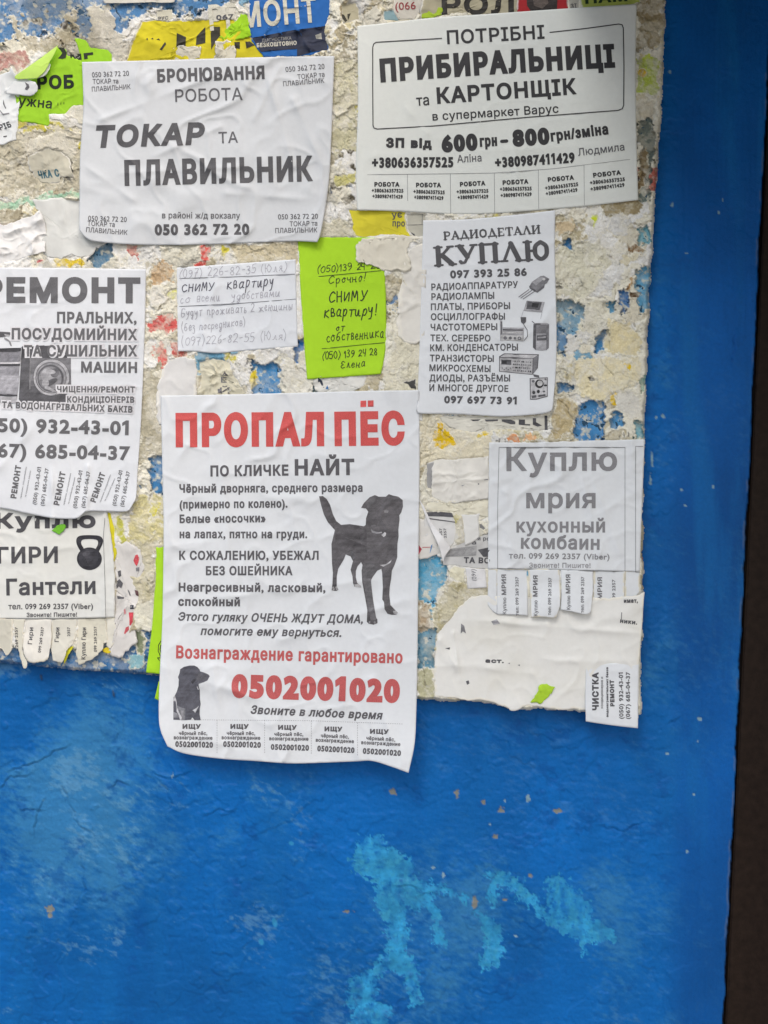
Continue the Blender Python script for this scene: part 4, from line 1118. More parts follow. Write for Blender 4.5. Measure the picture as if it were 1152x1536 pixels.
rule(t, 'underline', [z([(763,205),(900,192),(1018,181)]), z([(776,502),(900,490),(1033,477)])], .9, bk)

# ---- washing machine repair
zs = 2.88; z = ZM(0, 380, zs)
t = coons('repair_flyer', [(-90,398),(0,401),(110,402),(219,404)], [(-90,752),(0,762),(40,770),(78,777),(112,778),(122,773),(130,767),(160,767),(190,767),(198,757)],
          [(-90,398),(-90,752)], [(219,404),(217,500),(212,623),(206,715),(204,745),(198,757)],
          HF(B0 + 2.4, .7, 120, 6, lifts=[(100,776,50,3.2),(200,760,30,3.6),(219,404,26,1.6),(40,700,60,1.0)], fine=.22, creases=[(78,690,78,780,5,1.4),(132,700,130,770,4,1.0),(0,640,200,640,9,.5),(50,470,20,560,7,.5),(0,700,50,640,7,.9)]), WHITE * np.array([.99, .99, 1.0]),
          'white washing machine repair flyer with a crumpled foot of number tabs at the left edge', 'flyer')
k = lin(108, 108, 111)
T(t, 'headline', 'РЕМОНТ', (-78,214), (606,216), 112, 4.0, col=k)
T(t, 'text_line', 'ПРАЛЬНИХ,', (246,302), (590,303), 50, 1.2, col=k)
# pictures of the appliances come first, the lettering over them has a pale outline
y = ZM(0, 480, 9.6)
L_ = lin
picture(t, 'dishwasher_picture', [(y([(-120,410),(305,400),(250,1100),(-120,1085)]), L_(150,150,156)), (y([(-120,800),(285,800),(255,1060),(-120,1060)]), L_(168,168,174)), (y([(-120,470),(300,455),(296,600),(-120,600)]), L_(132,132,138)), (y([(-120,415),(300,405),(300,450),(-120,455)]), L_(70,70,74)),
        (y([(-120,605),(295,600),(293,632),(-120,632)]), L_(200,200,204)), (y([(-120,632),(290,632),(288,660),(-120,664)]), L_(76,76,80)), (y([(-120,1060),(250,1075),(250,1100),(-120,1090)]), L_(84,84,88)), (y([(-120,160),(150,175),(150,215),(60,240),(-120,265)]), L_(90,90,94)),
        (y([(60,200),(150,215),(130,235),(70,225)]), L_(170,170,174)), (y([(60,250),(100,265),(150,310),(170,370),(155,375),(120,310),(60,275)]), L_(150,150,154)), (y([(-120,1100),(250,1105),(240,1195),(-120,1190)]), L_(178,178,182))])
dr = [(y([(310,430),(330,390),(1010,350),(1025,940),(960,1080),(1000,1215),(940,1235),(320,1225),(270,1140)]), L_(92,92,96)), (y([(440,545),(1020,545),(1022,945),(440,950)]), L_(124,124,128)), (y([(430,540),(440,540),(435,1000),(425,1000)]), L_(150,150,152))]
for rx, ry, cx, cy, tone in ((268,272,740,830,100),(258,262,740,826,176),(225,228,735,830,120),(212,214,735,832,150),(190,196,728,838,104),(165,172,722,840,140)):
    dr.append((y(ell(cx, cy, rx, ry, 40)), L_(tone, tone, tone + 4)))
dr += [(y(ell(690,800,100,110,24)), L_(172,172,176)), (y(ell(790,760,60,70,24,.5)), L_(112,112,116)), (y(ell(730,900,110,40,24,-.5)), L_(96,96,100)), (y(ell(655,910,50,60,24)), L_(170,170,174)), (y(ell(740,750,60,30,20)), L_(190,190,194)), (y([(660,930),(800,1020),(780,1040),(640,980)]), L_(170,170,174)),
       (y([(310,390),(330,370),(350,520),(310,540)]), L_(70,70,74)), (y([(550,370),(640,365),(640,400),(590,410)]), L_(90,90,94))]
picture(t, 'washing_machine_picture', dr)
halo = lin(226, 226, 230)
def halo_txt(body, a, b, cap, bold):
    hf = o_hf[t.name]
    oo = []
    for kk, (bb, cc, lf) in enumerate(((bold + 3.2, halo, .42), (bold, k, .54))):
        A_, B_ = z([a])[0], z([b])[0]
        if kk == 0: A_ = (A_[0] - 2.1, A_[1] + 2.1); B_ = (B_[0] + 2.1, B_[1] + 2.1)
        f2 = (lambda lf_: (lambda X_, Y_: hf(X_, Y_) + lf_ - EPS))(lf)
        txt(t, 'text_line', body, A_, B_, cap / zs + (4.2 if kk == 0 else 0), bb, 0, cc, f2, label='pale outline of a line of lettering' if kk == 0 else None)
halo_txt('ПОСУДОМИЙНИХ', (50,372), (592,376), 50, 1.2)
halo_txt('ТА СУШИЛЬНИХ', (104,446), (592,446), 50, 1.2)
T(t, 'text_line', 'МАШИН', (350,515), (592,517), 48, 1.2, col=k)
halo_txt('ЧИЩЕННЯ/РЕМОНТ', (246,600), (583,602), 27, .7)
halo_txt('КОНДИЦІОНЕРІВ', (290,645), (580,646), 28, .7)
halo_txt('ТА ВОДОНАГРІВАЛЬНИХ БАКІВ', (8,668), (572,689), 29, .7)
T(t, 'phone_number', '(050) 932-43-01', (-92,770), (555,786), 64, 1.5, col=k)
T(t, 'phone_number', '(067) 685-04-37', (-92,880), (560,894), 64, 1.5, col=k)
for rr, p1, p2 in [(((70,1060),(92,918)), ((156,1086),(178,925)), ((190,1092),(211,930))), (((256,1090),(284,946)), ((330,1102),(357,940)), ((366,1100),(390,943))), (((413,1078),(456,952)), ((500,1092),(530,940)), ((534,1096),(562,943)))]:
    T(t, 'tear_off_text', 'РЕМОНТ', *rr, 26, .8, col=k); T(t, 'tear_off_text', '(050) 932-43-01', *p1, 17, .2, col=k); T(t, 'tear_off_text', '(067) 685-04-37', *p2, 17, .2, col=k)
    m1 = [((rr[0][0] + 22, rr[0][1] - 2), (rr[1][0] + 24, rr[1][1] + 4)), ((rr[0][0] + 42, rr[0][1] - 6), (rr[1][0] + 42, rr[1][1] + 22))]
    T(t, 'tear_off_text', 'пральних, посудомийних', *m1[0], 6, .05, col=G2); T(t, 'tear_off_text', 'та сушильних машин', *m1[1], 6, .05, col=G2)

# ---- kettlebells wanted
zs = 5.76; z = ZM(0, 760, zs)
pw = lin(224, 226, 222)
t = coons('buying_flyer', [(-80,750),(40,752),(160,756)], z([(-460,975),(0,970),(240,974),(500,972),(760,968),(990,962)]), [(-80,750),(-80,929)], [(160,756),(171,840),(172,885),(172,926)],
          HF(B0 + .6, .4, 80, 7, lifts=[(172,900,26,1.2)], fine=.2, creases=[(157,760,158,990,3,.7),(20,830,150,815,6,.4)]), pw, 'worn white flyer buying kettlebells and dumbbells, its number tabs torn ragged', 'flyer', rag=(0, 0, 0, .8), dirt=.15, seed=2)
k = lin(82, 82, 86)
T(t, 'headline', 'Куплю', (-40,192), (826,184), 140, 2.4, col=k); T(t, 'headline', 'ГИРИ', (-20,492), (500,487), 145, 1.5, col=k); T(t, 'headline', 'Гантели', (55,768), (826,754), 146, 1.4, col=k)
T(t, 'phone_number', 'тел. 099 269 2357 (Viber)', (72,887), (803,884), 50, .35, col=k); T(t, 'text_line', 'Звоните! Пишите!', (230,954), (665,950), 38, .3, col=k)
ku = np.array(smooth_line([(700,395),(665,330),(660,280),(690,252),(770,246),(855,252),(888,280),(884,325),(850,395)], 40))
ki = np.array(smooth_line([(826,365),(846,325),(842,292),(815,282),(770,279),(720,284),(702,300),(704,325),(730,372)], 40))
picture(t, 'kettlebell_picture', [(z(ell(772,450,108,98,44)), L_(56,56,62)), (z(ell(766,438,86,76,40)), L_(66,66,72)), (z(ell(745,405,34,22,24,-.3)), L_(84,84,90)), (z(np.vstack([ku, ki])), L_(56,56,62)), (z(ell(860,325,9,20,14,.4)), L_(76,76,80))])
rule(t, 'table_lines', [z([(50,968),(500,972),(914,964)]), z([(905,100),(893,260),(905,600),(914,964)])], .6, G1)
# tabs: each a strip of its own, torn at the foot
KB = t
def tab(nm, poly_t, poly_b, l_, r_, hf, col, seed, texts, lbl=None, rag_=2.8, par=None, step=1.8, ink=None):
    par = par or KB
    s_ = coons(nm, poly_t, poly_b, l_, r_, hf, col, parent=par, step=step, rag=(0, rag_, rag_ * .5, rag_ * .5), seed=seed, rim=lin(226,222,206))
    if lbl: s_['label'] = lbl
    for body, a, b, cap, bold in texts: txt(s_, 'tear_off_text', body, a, b, cap, bold, 0, ink if ink is not None else k)
    return s_
TL = lin(214, 212, 198)
tab('tear_off_tab', z([(-200,970),(0,971),(110,972)]), z([(-200,1300),(0,1240),(60,1290),(100,1240)]), z([(-200,970),(-200,1300)]), z([(110,972),(112,1100),(100,1240)]), HF(B0 + .5, .3, 40, 3), TL * .9, 2, [], 'torn stub of a number tab')
tab('tear_off_tab', z([(112,972),(213,973)]), z([(178,1320),(205,1395),(228,1400),(244,1378),(232,1340)]), z([(112,972),(130,1080),(150,1200),(178,1320)]), z([(213,973),(196,1150),(200,1260),(232,1340)]), HF(B0 + .7, .5, 40, 4, lifts=[(38,1000,16,2.2)]), TL, 4,
    [('269 2357', z([(156,1215)])[0], z([(152,1040)])[0], 4.5, .15)], 'number tab torn to a hanging thread')
tab('tear_off_tab', z([(217,974),(440,973)]), z([(195,1200),(235,1320),(300,1345),(400,1335),(425,1270)]), z([(217,974),(214,1080),(195,1200)]), z([(440,973),(448,1150),(425,1270)]), HF(B0 + .9, .7, 30, 5, lifts=[(52,985,20,2.4)]), lin(226,224,216), 6,
    [('Гири', z([(276,1190)])[0], z([(288,1045)])[0], 6.5, .3), ('099 269 2357', z([(352,1262)])[0], z([(380,1042)])[0], 4.5, .2)])
tab('tear_off_tab', z([(446,974),(668,973)]), z([(455,1330),(500,1350),(545,1340),(585,1250),(630,1185)]), z([(446,974),(440,1150),(455,1330)]), z([(668,973),(660,1090),(630,1185)]), HF(B0 + .8, .6, 34, 6, lifts=[(95,985,22,1.6)]), lin(218,216,204), 8,
    [('Гири', z([(508,1170)])[0], z([(514,1045)])[0], 6.5, .3), ('2357', z([(606,1120)])[0], z([(604,1040)])[0], 4.5, .15)])
tab('tear_off_tab', z([(674,972),(914,966)]), z([(680,1370),(740,1350),(850,1280),(900,1180),(930,1130)]), z([(674,972),(668,1150),(660,1240),(680,1370)]), z([(914,966),(915,1050),(930,1130)]), HF(B0 + .8, .6, 36, 7, lifts=[(140,985,24,2.0)]), lin(216,213,196), 10,
    [('Куплю Гири', z([(738,1320)])[0], z([(744,1045)])[0], 6.5, .25), ('099 269 2357', z([(836,1255)])[0], z([(836,1036)])[0], 4.5, .15)], 'number tab folded over at its torn foot')
tab('margin', z([(918,966),(990,962)]), z([(918,1200),(960,1215),(1000,1120)]), z([(918,966),(918,1200)]), z([(990,962),(996,1050),(1000,1120)]), HF(B0 + .7, .5, 30, 8), lin(222,220,208), 12, [])
s_ = scrap('paper_scrap', z([(440,205),(470,190),(520,150),(560,145),(572,185),(545,215),(520,238),(470,232)]), HF(B0 + 1.3, .3, 20, 2), lin(118, 190, 60), 'bright green paper shred stuck over the kettlebell flyer heading', jag=2.0, rim=None)
s_ = scrap('paper_scrap', z([(555,1240),(600,1195),(640,1205),(600,1270),(545,1365)]), HF(B0 + .3, .3, 20, 2), lin(216, 214, 60), 'yellow paper shred in the notch between two torn kettlebell tabs', jag=1.6, rim=None)
s_ = scrap('paper_scrap', z([(880,1225),(940,1215),(970,1235),(955,1265),(890,1262)]), HF(B0 + .3, .3, 20, 2), lin(222, 200, 50), 'small yellow scrap at the lower right corner of the kettlebell flyer', jag=2.0, rim=None)
s_ = scrap('paper_strip', [(157,768),(165,768),(172,795),(175,830),(171,845),(169,822)], HF(B0 + .35, .3, 20, 2), lin(214, 206, 50), 'narrow yellow strip along the right edge of the kettlebell flyer', jag=1.0, rim=None)
# torn white paper with red print right of it
t = scrap('torn_poster', ZM(120, 720, 4.52)([(240,430),(330,420),(380,450),(430,520),(440,590),(390,670),(350,660),(390,740),(400,790),(370,880),(350,1000),(330,1080),(390,1100),(330,1140),(270,1200),(180,1190),(225,1100),(240,900)]), HF(B0 + .25, .4, 40, 4, fine=.25), lin(218, 216, 212),
          'torn white poster with red and grey print between the kettlebell flyer and the lime strip', 'poster', jag=3.5, seed=3)
y = ZM(120, 720, 4.52)
picture(t, 'print_remains', [(y([(362,545),(375,510),(390,505),(402,530),(395,560),(385,585),(372,570)]), L_(212,84,92)), (y([(330,898),(362,898),(358,960),(345,985),(335,985),(335,940)]), L_(212,78,90)), (y([(310,1000),(330,990),(332,1015),(305,1045),(298,1040)]), L_(190,90,96)),
        (y([(255,620),(275,612),(280,650),(262,660)]), G1), (y([(245,690),(268,672),(292,700),(280,735),(262,722),(248,740)]), G1), (y([(250,785),(300,795),(296,806),(255,806)]), G1), (y([(322,740),(335,755),(345,785),(335,782)]), G1), (y([(378,595),(402,590),(402,618),(380,618)]), G2), (y([(370,745),(395,752),(398,790),(378,780)]), L_(110,82,84)),
        (y([(296,880),(306,870),(312,905),(300,912)]), L_(222,150,154))])
txt(t, 'print_remains', 'ІЕ', y([(340,875)])[0], y([(364,875)])[0], 6, .8, 0, L_(50, 58, 74))

# ---- lost dog
zs = 1152 / 420.; z = ZM(230, 580, zs); z8 = ZM(230, 860, zs)
t = coons('lost_dog_flyer', z([(30,37),(300,32),(560,26),(840,18),(1093,14)]), z8([(58,712),(130,742),(280,763),(430,773),(560,782),(700,779),(830,774),(900,772),(980,796),(1050,821)]),
          z([(30,37),(36,300),(42,560),(38,800)])[:-1] + z8([(40,40),(36,220),(26,420),(22,560),(28,640),(58,712)]), z([(1093,14),(1096,300),(1092,620)]) + z8([(1090,60),(1086,380),(1082,560),(1075,700),(1050,821)]),
          HF(B0 + 2.8, .65, 130, 8, lifts=[(613,1158,60,9.0),(245,1115,40,5.0),(240,1060,50,2.0),(400,1142,70,2.6),(560,1140,30,-1.2),(625,860,40,1.0),(628,586,30,1.0),(500,700,60,.8)], fine=.36,
             creases=[(260,700,300,640,5,.6),(330,640,360,1100,9,.8),(480,620,500,760,7,.6),(300,900,560,870,8,.6),(420,960,610,900,8,.9),(240,1000,420,1060,9,.7),(500,1000,540,1140,6,1.1),(560,1020,600,1150,6,1.0),(430,760,480,900,9,.7),(250,820,420,800,7,.5),(400,1060,420,1142,6,.8),(320,1000,330,1140,6,.6)]), WHITE,
          'lost dog flyer with red heading and reward number, hanging over the foot of the board', 'flyer', step=2.6)
k = lin(98, 97, 101)
T(t, 'headline', 'ПРОПАЛ', (92,250), (703,245), 142, 4.6, col=RED, label='red heading'); T(t, 'headline', 'ПЕС', (746,245), (1034,241), 142, 4.6, col=RED, label='red heading')
picture(t, 'dots', [(z([(852,58),(876,57),(876,83),(852,84)]), RED), (z([(882,57),(906,56),(906,82),(882,83)]), RED)], label='two red dots over the heading')
T(t, 'headline', 'ПО КЛИЧКЕ', (235,370), (556,366), 46, 1.1, col=k); T(t, 'headline', 'НАЙТ', (582,366), (827,364), 68, 1.8, col=k)
for s_, a, b, c_ in [('Чёрный дворняга, среднего размера',(107,437),(861,433),36),('(примерно по колено).',(108,502),(552,498),36),('Белые «носочки»',(108,562),(462,558),36),('на лапах, пятно на груди.',(108,624),(633,624),36),
                     ('К СОЖАЛЕНИЮ, УБЕЖАЛ',(106,713),(680,713),38),('БЕЗ ОШЕЙНИКА',(216,776),(572,776),38)]:
    T(t, 'text_line', s_, a, b, c_, .85, col=k)
z = z8
for s_, a, b in [('Неагресивный, ласковый,',(104,75),(708,78)),('спокойный',(102,134),(356,136))]: T(t, 'text_line', s_, a, b, 37, .95, col=k)
for s_, a, b in [('Этого гуляку ОЧЕНЬ ЖДУТ ДОМА,',(102,195),(862,206)),('помогите ему вернуться.',(194,254),(773,262))]: T(t, 'text_line', s_, a, b, 36, .7, .2, col=k)
RD2 = np.array([0.56, 0.125, 0.125])
T(t, 'text_line', 'Вознаграждение гарантировано', (93,350), (1025,371), 54, 1.1, col=RD2, label='red line about a reward')
T(t, 'phone_number', '0502001020', (320,512), (1013,534), 103, 4.2, col=RD2, label='large red phone number')
T(t, 'text_line', 'Звоните в любое время', (400,578), (943,602), 36, .8, .2, col=k)
y = ZM(470, 730, 6.98)
DOGK = L_(100, 98, 101)
dogp = [(60,100),(100,98),(140,130),(175,190),(205,290),(240,360),(290,400),(380,392),(470,405),(530,415),(548,400),(552,330),(575,262),(550,228),(500,222),(530,170),(590,110),(645,88),(685,105),(760,105),(790,78),(830,92),(890,105),(935,140),(938,210),(920,270),(900,300),(903,340),(890,450),(893,520),(880,600),(878,740),(850,820),(822,880),(815,960),(800,1050),(795,1130),(808,1240),(850,1285),(885,1320),(870,1340),(820,1342),(775,1330),(745,1280),(740,1210),(722,1180),(728,1050),(720,900),(712,860),(670,880),(625,940),(605,975),(600,1060),(620,1190),(632,1330),(670,1390),(672,1430),(630,1445),(580,1435),(560,1415),(565,1290),(540,1150),(512,1000),(505,880),(515,820),(500,790),(465,830),(445,880),(445,950),(460,1010),(500,1040),(500,1055),(430,1045),(415,1010),(410,940),(390,870),(415,780),(390,730),(340,710),(320,760),(260,860),(245,940),(245,1040),(262,1080),(240,1092),(192,1085),(200,1020),(205,900),(195,800),(190,600),(225,455),(150,370),(110,290),(80,190)]
PWH = L_(205, 205, 208)
picture(t, 'dog_picture', [(y(dogp), DOGK), (y([(230,440),(380,400),(470,410),(560,480),(560,690),(430,660),(330,700),(230,640)]), L_(94,92,95)), (y([(520,800),(600,780),(680,860),(605,940),(520,960)]), L_(108,107,110)), (y([(520,960),(600,960),(625,1180),(660,1390),(600,1400)]), L_(116,115,118)),
        (y([(720,500),(750,474),(762,490),(755,515),(735,528),(712,505)]), PWH), (y([(604,440),(625,462),(680,478),(715,472),(718,484),(660,492),(612,478)]), L_(168,168,172)), (y([(695,820),(760,812),(820,768),(805,798),(735,838)]), PWH), (y([(835,1302),(862,1298),(886,1322),(868,1338),(838,1326)]), PWH),
        (y([(425,1024),(470,1018),(500,1042),(495,1055),(440,1048)]), L_(196,196,198)), (y([(735,250),(760,238),(790,252),(780,275),(745,275)]), L_(146,145,148)), (y([(600,405),(650,400),(655,412),(605,418)]), L_(134,133,136)), (y([(196,1050),(215,1045),(225,1075),(205,1088)]), L_(180,180,182)), (y([(230,1050),(245,1040),(258,1078),(240,1085)]), L_(176,176,178)),
        (y([(580,1412),(596,1405),(596,1430),(580,1432)]), L_(150,150,152)), (y([(630,1420),(645,1400),(655,1430),(640,1440)]), L_(150,150,152)), (y([(400,672),(412,668),(440,740),(420,760),(390,720)]), L_(104,104,108)), (y([(545,170),(600,120),(660,110),(640,160),(570,230)]), L_(112,111,114))])
y = ZM(250, 990, 14.4)
picture(t, 'puppy_picture', [(y([(290,200),(370,150),(500,118),(590,118),(660,150),(715,210),(720,245),(800,268),(900,310),(930,350),(880,440),(800,480),(690,515),(690,560),(715,650),(720,850),(735,950),(715,1060),(712,1180),(735,1300),(600,1300),(555,1240),(520,1290),(400,1300),(145,1290),(145,800),(170,780),(220,680),(255,560),(262,420),(245,370),(280,280)]), L_(92,93,102)),
        (y([(700,270),(880,320),(860,430),(720,470),(640,420)]), L_(100,100,106)), (y([(215,980),(330,1030),(405,1050),(400,1300),(310,1300),(250,1120)]), L_(120,122,128)), (y([(300,1090),(370,1090),(360,1290),(330,1290)]), L_(150,150,156)), (y([(148,790),(185,780),(212,890),(222,1010),(262,1120),(325,1235),(318,1298),(290,1290),(255,1180),(215,1110),(205,960),(195,895),(146,885)]), L_(196,197,202)), (y([(148,1120),(225,1150),(275,1240),(150,1245)]), L_(140,142,148)),
        (y([(555,1085),(640,1040),(700,985),(660,1060),(615,1148),(590,1110)]), L_(202,203,208)), (y([(648,575),(665,570),(695,640),(675,640)]), L_(196,197,202)), (y([(520,470),(600,400),(640,420),(560,520)]), L_(78,78,84))])
def dotted(a, b, n): return [[tuple(np.array(a) + (np.array(b) - a) * (i / n)), tuple(np.array(a) + (np.array(b) - a) * ((i + .45) / n))] for i in range(n)]
dl = dotted(z([(83,602)])[0], z([(640,606)])[0], 60) + dotted(z([(640,606)])[0], z([(1030,620)])[0], 42)
for x_, y_ in ((262,604),(458,604),(650,607),(840,614)): dl += dotted(z([(x_, y_)])[0], z([(x_, y_ + 140)])[0], 14)
rule(t, 'cut_lines', dl, .5, G2)
for i_, (x0, x1, yb, dy) in enumerate([(120,195,640,0),(317,392,640,0),(513,590,644,0),(704,777,650,4),(891,968,660,6)]):
    T(t, 'tear_off_text', 'ИЩУ', (x0, yb), (x1, yb + dy * .3), 20, .9, col=k)
    T(t, 'tear_off_text', 'чёрный пёс,', (x0 - 15, yb + 25), (x1 + 27, yb + 26 + dy), 16, .35, col=k)
    T(t, 'tear_off_text', 'вознаграждение', (x0 - 36, yb + 43), (x1 + 48, yb + 45 + dy), 16, .35, col=k)
    T(t, 'tear_off_text', '0502001020', (x0 - 30, yb + 74 + (i_ > 1) * 8), (x1 + 50, yb + 78 + (i_ > 1) * 8 + dy), 25, .75, col=k)

# ---- kitchen machine wanted
zs = 2.88; z = ZM(600, 620, zs); zz = ZM(600, 820, zs)
GM = lin(140, 140, 143)
t = coons('buying_flyer', z([(385,126),(560,124),(800,118),(1057,112)]), zz([(380,96),(540,96),(700,100),(840,104),(1036,108)]), z([(385,126),(382,400)]) + zz([(380,96)]), z([(1057,112),(1050,300),(1042,500)]) + zz([(1036,108)]),
          HF(B0 + 1.1, .55, 100, 9, lifts=[(967,660,30,1.6),(960,800,40,.8),(734,663,26,.8)], fine=.30, creases=[(800,680,790,760,5,.6),(870,700,900,830,5,.9),(890,720,930,830,6,.7),(760,740,770,860,7,.5),(840,690,850,760,5,.6),(740,720,760,740,5,.5)]), WHITE * np.array([.985, .985, .98]),
          'white flyer in pale grey print buying a kitchen machine, its number tabs cut and curling', 'flyer')
T(t, 'headline', 'Куплю', (460,250), (938,248), 104, 1.9, col=GM); T(t, 'headline', 'мрия', (545,410), (845,410), 86, 1.5, col=GM); T(t, 'headline', 'кухонный', (503,515), (886,515), 62, 1.1, col=GM); T(t, 'headline', 'комбаин', (522,585), (862,590), 62, 1.2, col=GM)
T(t, 'phone_number', 'тел. 099 269 2357 (Viber)', (470,627), (905,632), 26, .35, col=GM); T(t, 'text_line', 'Звоните! Пишите!', (558,667), (823,668), 22, .3, col=G3 * .8)
rule(t, 'table_lines', [z([(422,672),(422,400),(428,147),(700,146),(972,147),(972,683)]), z([(420,670),(700,678),(972,684)]), z([(1050,143),(1018,143),(1018,686),(1036,687)])], .6, G1)
k = lin(118, 118, 122)
def MT(lst): return [(b, zz([a])[0], zz([c])[0], cap, bo) for b, a, c, cap, bo in lst]
mt = WHITE * np.array([.985, .985, .98])
tab('margin', zz([(380,98),(418,98)]), zz([(380,252),(400,278),(420,292)]), zz([(380,98),(379,252)]), zz([(418,98),(420,292)]), HF(B0 + 1.1, .3, 50, 2), mt, 1, [], rag_=0, par=t, step=2.4)
tab('tear_off_tab', zz([(420,98),(549,98)]), zz([(420,292),(490,294),(552,298)]), zz([(420,98),(420,292)]), zz([(549,98),(551,200),(552,298)]), HF(B0 + 1.2, .4, 50, 2, lifts=[(775,922,26,1.6)]), mt, 1,
    MT([('Куплю', (459,292), (459,220), 5.6, .2), ('МРИЯ', (459,208), (458,120), 7, .5), ('тел: 099 269 2357', (513,298), (512,130), 5, .2)]), rag_=0, par=t)
tab('tear_off_tab', zz([(552,99),(688,100)]), zz([(565,306),(620,304),(668,308),(680,290),(692,255)]), zz([(552,99),(562,200),(565,306)]), zz([(688,100),(694,180),(692,255)]), HF(B0 + 1.4, .5, 40, 4, lifts=[(815,925,30,3.0),(838,905,20,2.0)]), mt * 1.02, 3,
    MT([('Куплю', (594,300), (594,232), 5.6, .2), ('МРИЯ', (594,216), (595,124), 7, .6), ('тел: 099 269 2357', (652,296), (655,134), 5, .2)]), rag_=.7, par=t)
tab('tear_off_tab', zz([(696,101),(832,103)]), zz([(694,272),(740,280),(815,291),(828,240)]), zz([(696,101),(698,200),(694,272)]), zz([(832,103),(834,180),(828,240)]), HF(B0 + 1.7, .4, 40, 5, lifts=[(870,920,34,4.0)]), mt * 1.03, 5,
    MT([('Куплю', (736,272), (736,212), 5.6, .2), ('МРИЯ', (736,202), (736,120), 7, .4), ('тел: 099 269 2357', (794,286), (796,130), 5, .2)]), rag_=0, par=t)
tab('tear_off_tab', zz([(836,104),(972,107)]), zz([(836,240),(880,242),(930,240),(968,236)]), zz([(836,104),(836,240)]), zz([(972,107),(970,236)]), HF(B0 + 1.1, .4, 40, 6), mt, 7,
    MT([('МРИЯ', (873,226), (873,132), 7, .4), ('099 2357', (931,236), (930,142), 5, .2)]), rag_=1.0, par=t)
tab('margin', zz([(974,107),(1036,108)]), zz([(968,236),(1000,238),(1034,196)]), zz([(974,107),(968,236)]), zz([(1036,108),(1034,196)]), HF(B0 + 1.1, .3, 40, 7), mt, 8, [], rag_=.8, par=t)

# ---- large blank torn sheet at the lower right
zs = 1152 / 380.; z = ZM(600, 820, zs)
pb = lin(234, 234, 229)
t = coons('torn_sheet', z([(170,395),(250,300),(330,226),(450,225),(700,230),(980,232),(1060,222),(1112,206)]), z([(156,680),(230,686),(300,696),(380,700),(430,712),(480,728),(505,744),(530,744),(560,728),(600,722),(700,738),(840,742),(980,760),(1084,780)]),
          z([(170,395),(160,480),(158,560),(156,680)]), z([(1112,206),(1100,380),(1090,500),(1086,620),(1084,780)]),
          HF(B0 + .5, .45, 110, 10, lifts=[(962,892,46,3.2),(958,960,40,1.6),(775,1062,14,1.4)], fine=.22, creases=[(760,935,960,950,5,.9),(700,930,820,935,4,.6),(660,960,690,1010,5,1.0),(680,950,690,1020,3,1.0),(640,1000,960,990,8,.4),(700,1000,800,1010,5,.5)]), pb,
          'large dirty white torn sheet at the lower right with one tab left hanging', 'sheet', rag=(2.2, 1.6, 1.8, .6), seed=4, dirt=.2, rim=lin(236,233,222), step=2.6)
k = lin(88, 88, 92)
T(t, 'text_line', 'имат,', (1018,256), (1082,255), 20, .6, col=k); T(t, 'text_line', 'ники.', (1000,346), (1078,355), 20, .6, col=k); T(t, 'text_line', 'аст.', (388,528), (472,530), 20, .8, col=k)
rule(t, 'print_remains', [z([(1008,300),(1006,340)])], 1.2, G2)
picture(t, 'print_remains', [(z([(300,612),(312,608),(316,622),(305,628)]), G1), (z([(205,462),(228,458),(225,468)]), G1), (z([(278,350),(292,360),(300,395),(286,385),(276,395)]), G2), (z([(490,530),(500,528),(500,534)]), G2), (z([(535,538),(545,536),(545,543)]), G2), (z([(415,340),(440,330),(455,350),(425,355)]), G3)])
s_ = coons('tear_off_tab', z([(846,536),(960,530),(1086,526)]), z([(845,795),(960,812),(1082,826)]), z([(846,536),(843,680),(845,795)]), z([(1086,526),(1084,680),(1082,826)]), HF(B0 + 1.4, .3, 60, 3, lifts=[(956,1092,40,3.0),(880,1082,34,2.0)]), WHITE, parent=t)
s_['label'] = 'clean white number tab hanging past the board foot'
for body, a, b, cap, bo in [('ЧИСТКА', (904,744), (903,572), 30, 1.0), ('кондиционеров и', (923,735), (923,592), 11, .12), ('водонагревательных баков', (948,774), (947,548), 11, .35), ('РЕМОНТ', (976,726), (973,606), 20, .8), ('(050) 932-43-01', (1016,783), (1014,572), 20, .3), ('(067) 685-04-37', (1046,784), (1046,570), 20, .3)]:
    txt(s_, 'tear_off_text', body, z([a])[0], z([b])[0], cap / zs, bo, 0, k)
scrap('paper_scrap', z([(596,708),(622,676),(632,628),(668,630),(708,634),(694,656),(670,690),(640,712)]), HF(B0 + 1.3, .3, 20, 2, fine=.2), LIME * np.array([1.05, .95, 1.5]), 'lime paper scrap glued on the foot of the large torn sheet', jag=2.5, rim=None)

# ---- scraps between the lost dog flyer and the kitchen machine flyer
z = ZM(600, 600, 5.12)
t = scrap('torn_poster', z([(300,130),(480,118),(700,122),(1150,124),(1150,230),(1000,240),(840,225),(700,235),(560,250),(420,230),(330,180)]), HF(B0 + .3, .3, 40, 2, fine=.2), lin(222, 220, 208), 'torn white poster foot showing only the bottoms of bold letters under the radio flyer', 'poster', jag=2.5)
picture(t, 'print_remains', [(z([(540,150),(620,148),(600,160),(560,162)]), k), (z([(650,150),(752,150),(752,160),(660,164)]), k), (z([(780,150),(850,150),(885,165),(885,185),(850,185),(785,166)]), k), (z([(912,150),(960,150),(960,185),(1000,186),(1000,196),(912,190)]), k), (z([(1020,140),(1045,140),(1045,170),(1090,195),(1060,205),(1020,190)]), k), (z([(1110,120),(1132,120),(1134,235),(1112,236)]), k)])
t = scrap('torn_sheet', z([(252,470),(300,450),(420,455),(560,440),(680,430),(690,620),(680,760),(560,770),(430,795),(300,780),(240,745),(245,600)]), HF(B0 + .5, .4, 40, 3, fine=.25, creases=[(640,725,735,718,3,.7)]), lin(228, 226, 218), 'blank off-white torn sheet between the lost dog and kitchen machine flyers', 'sheet', jag=1.6)
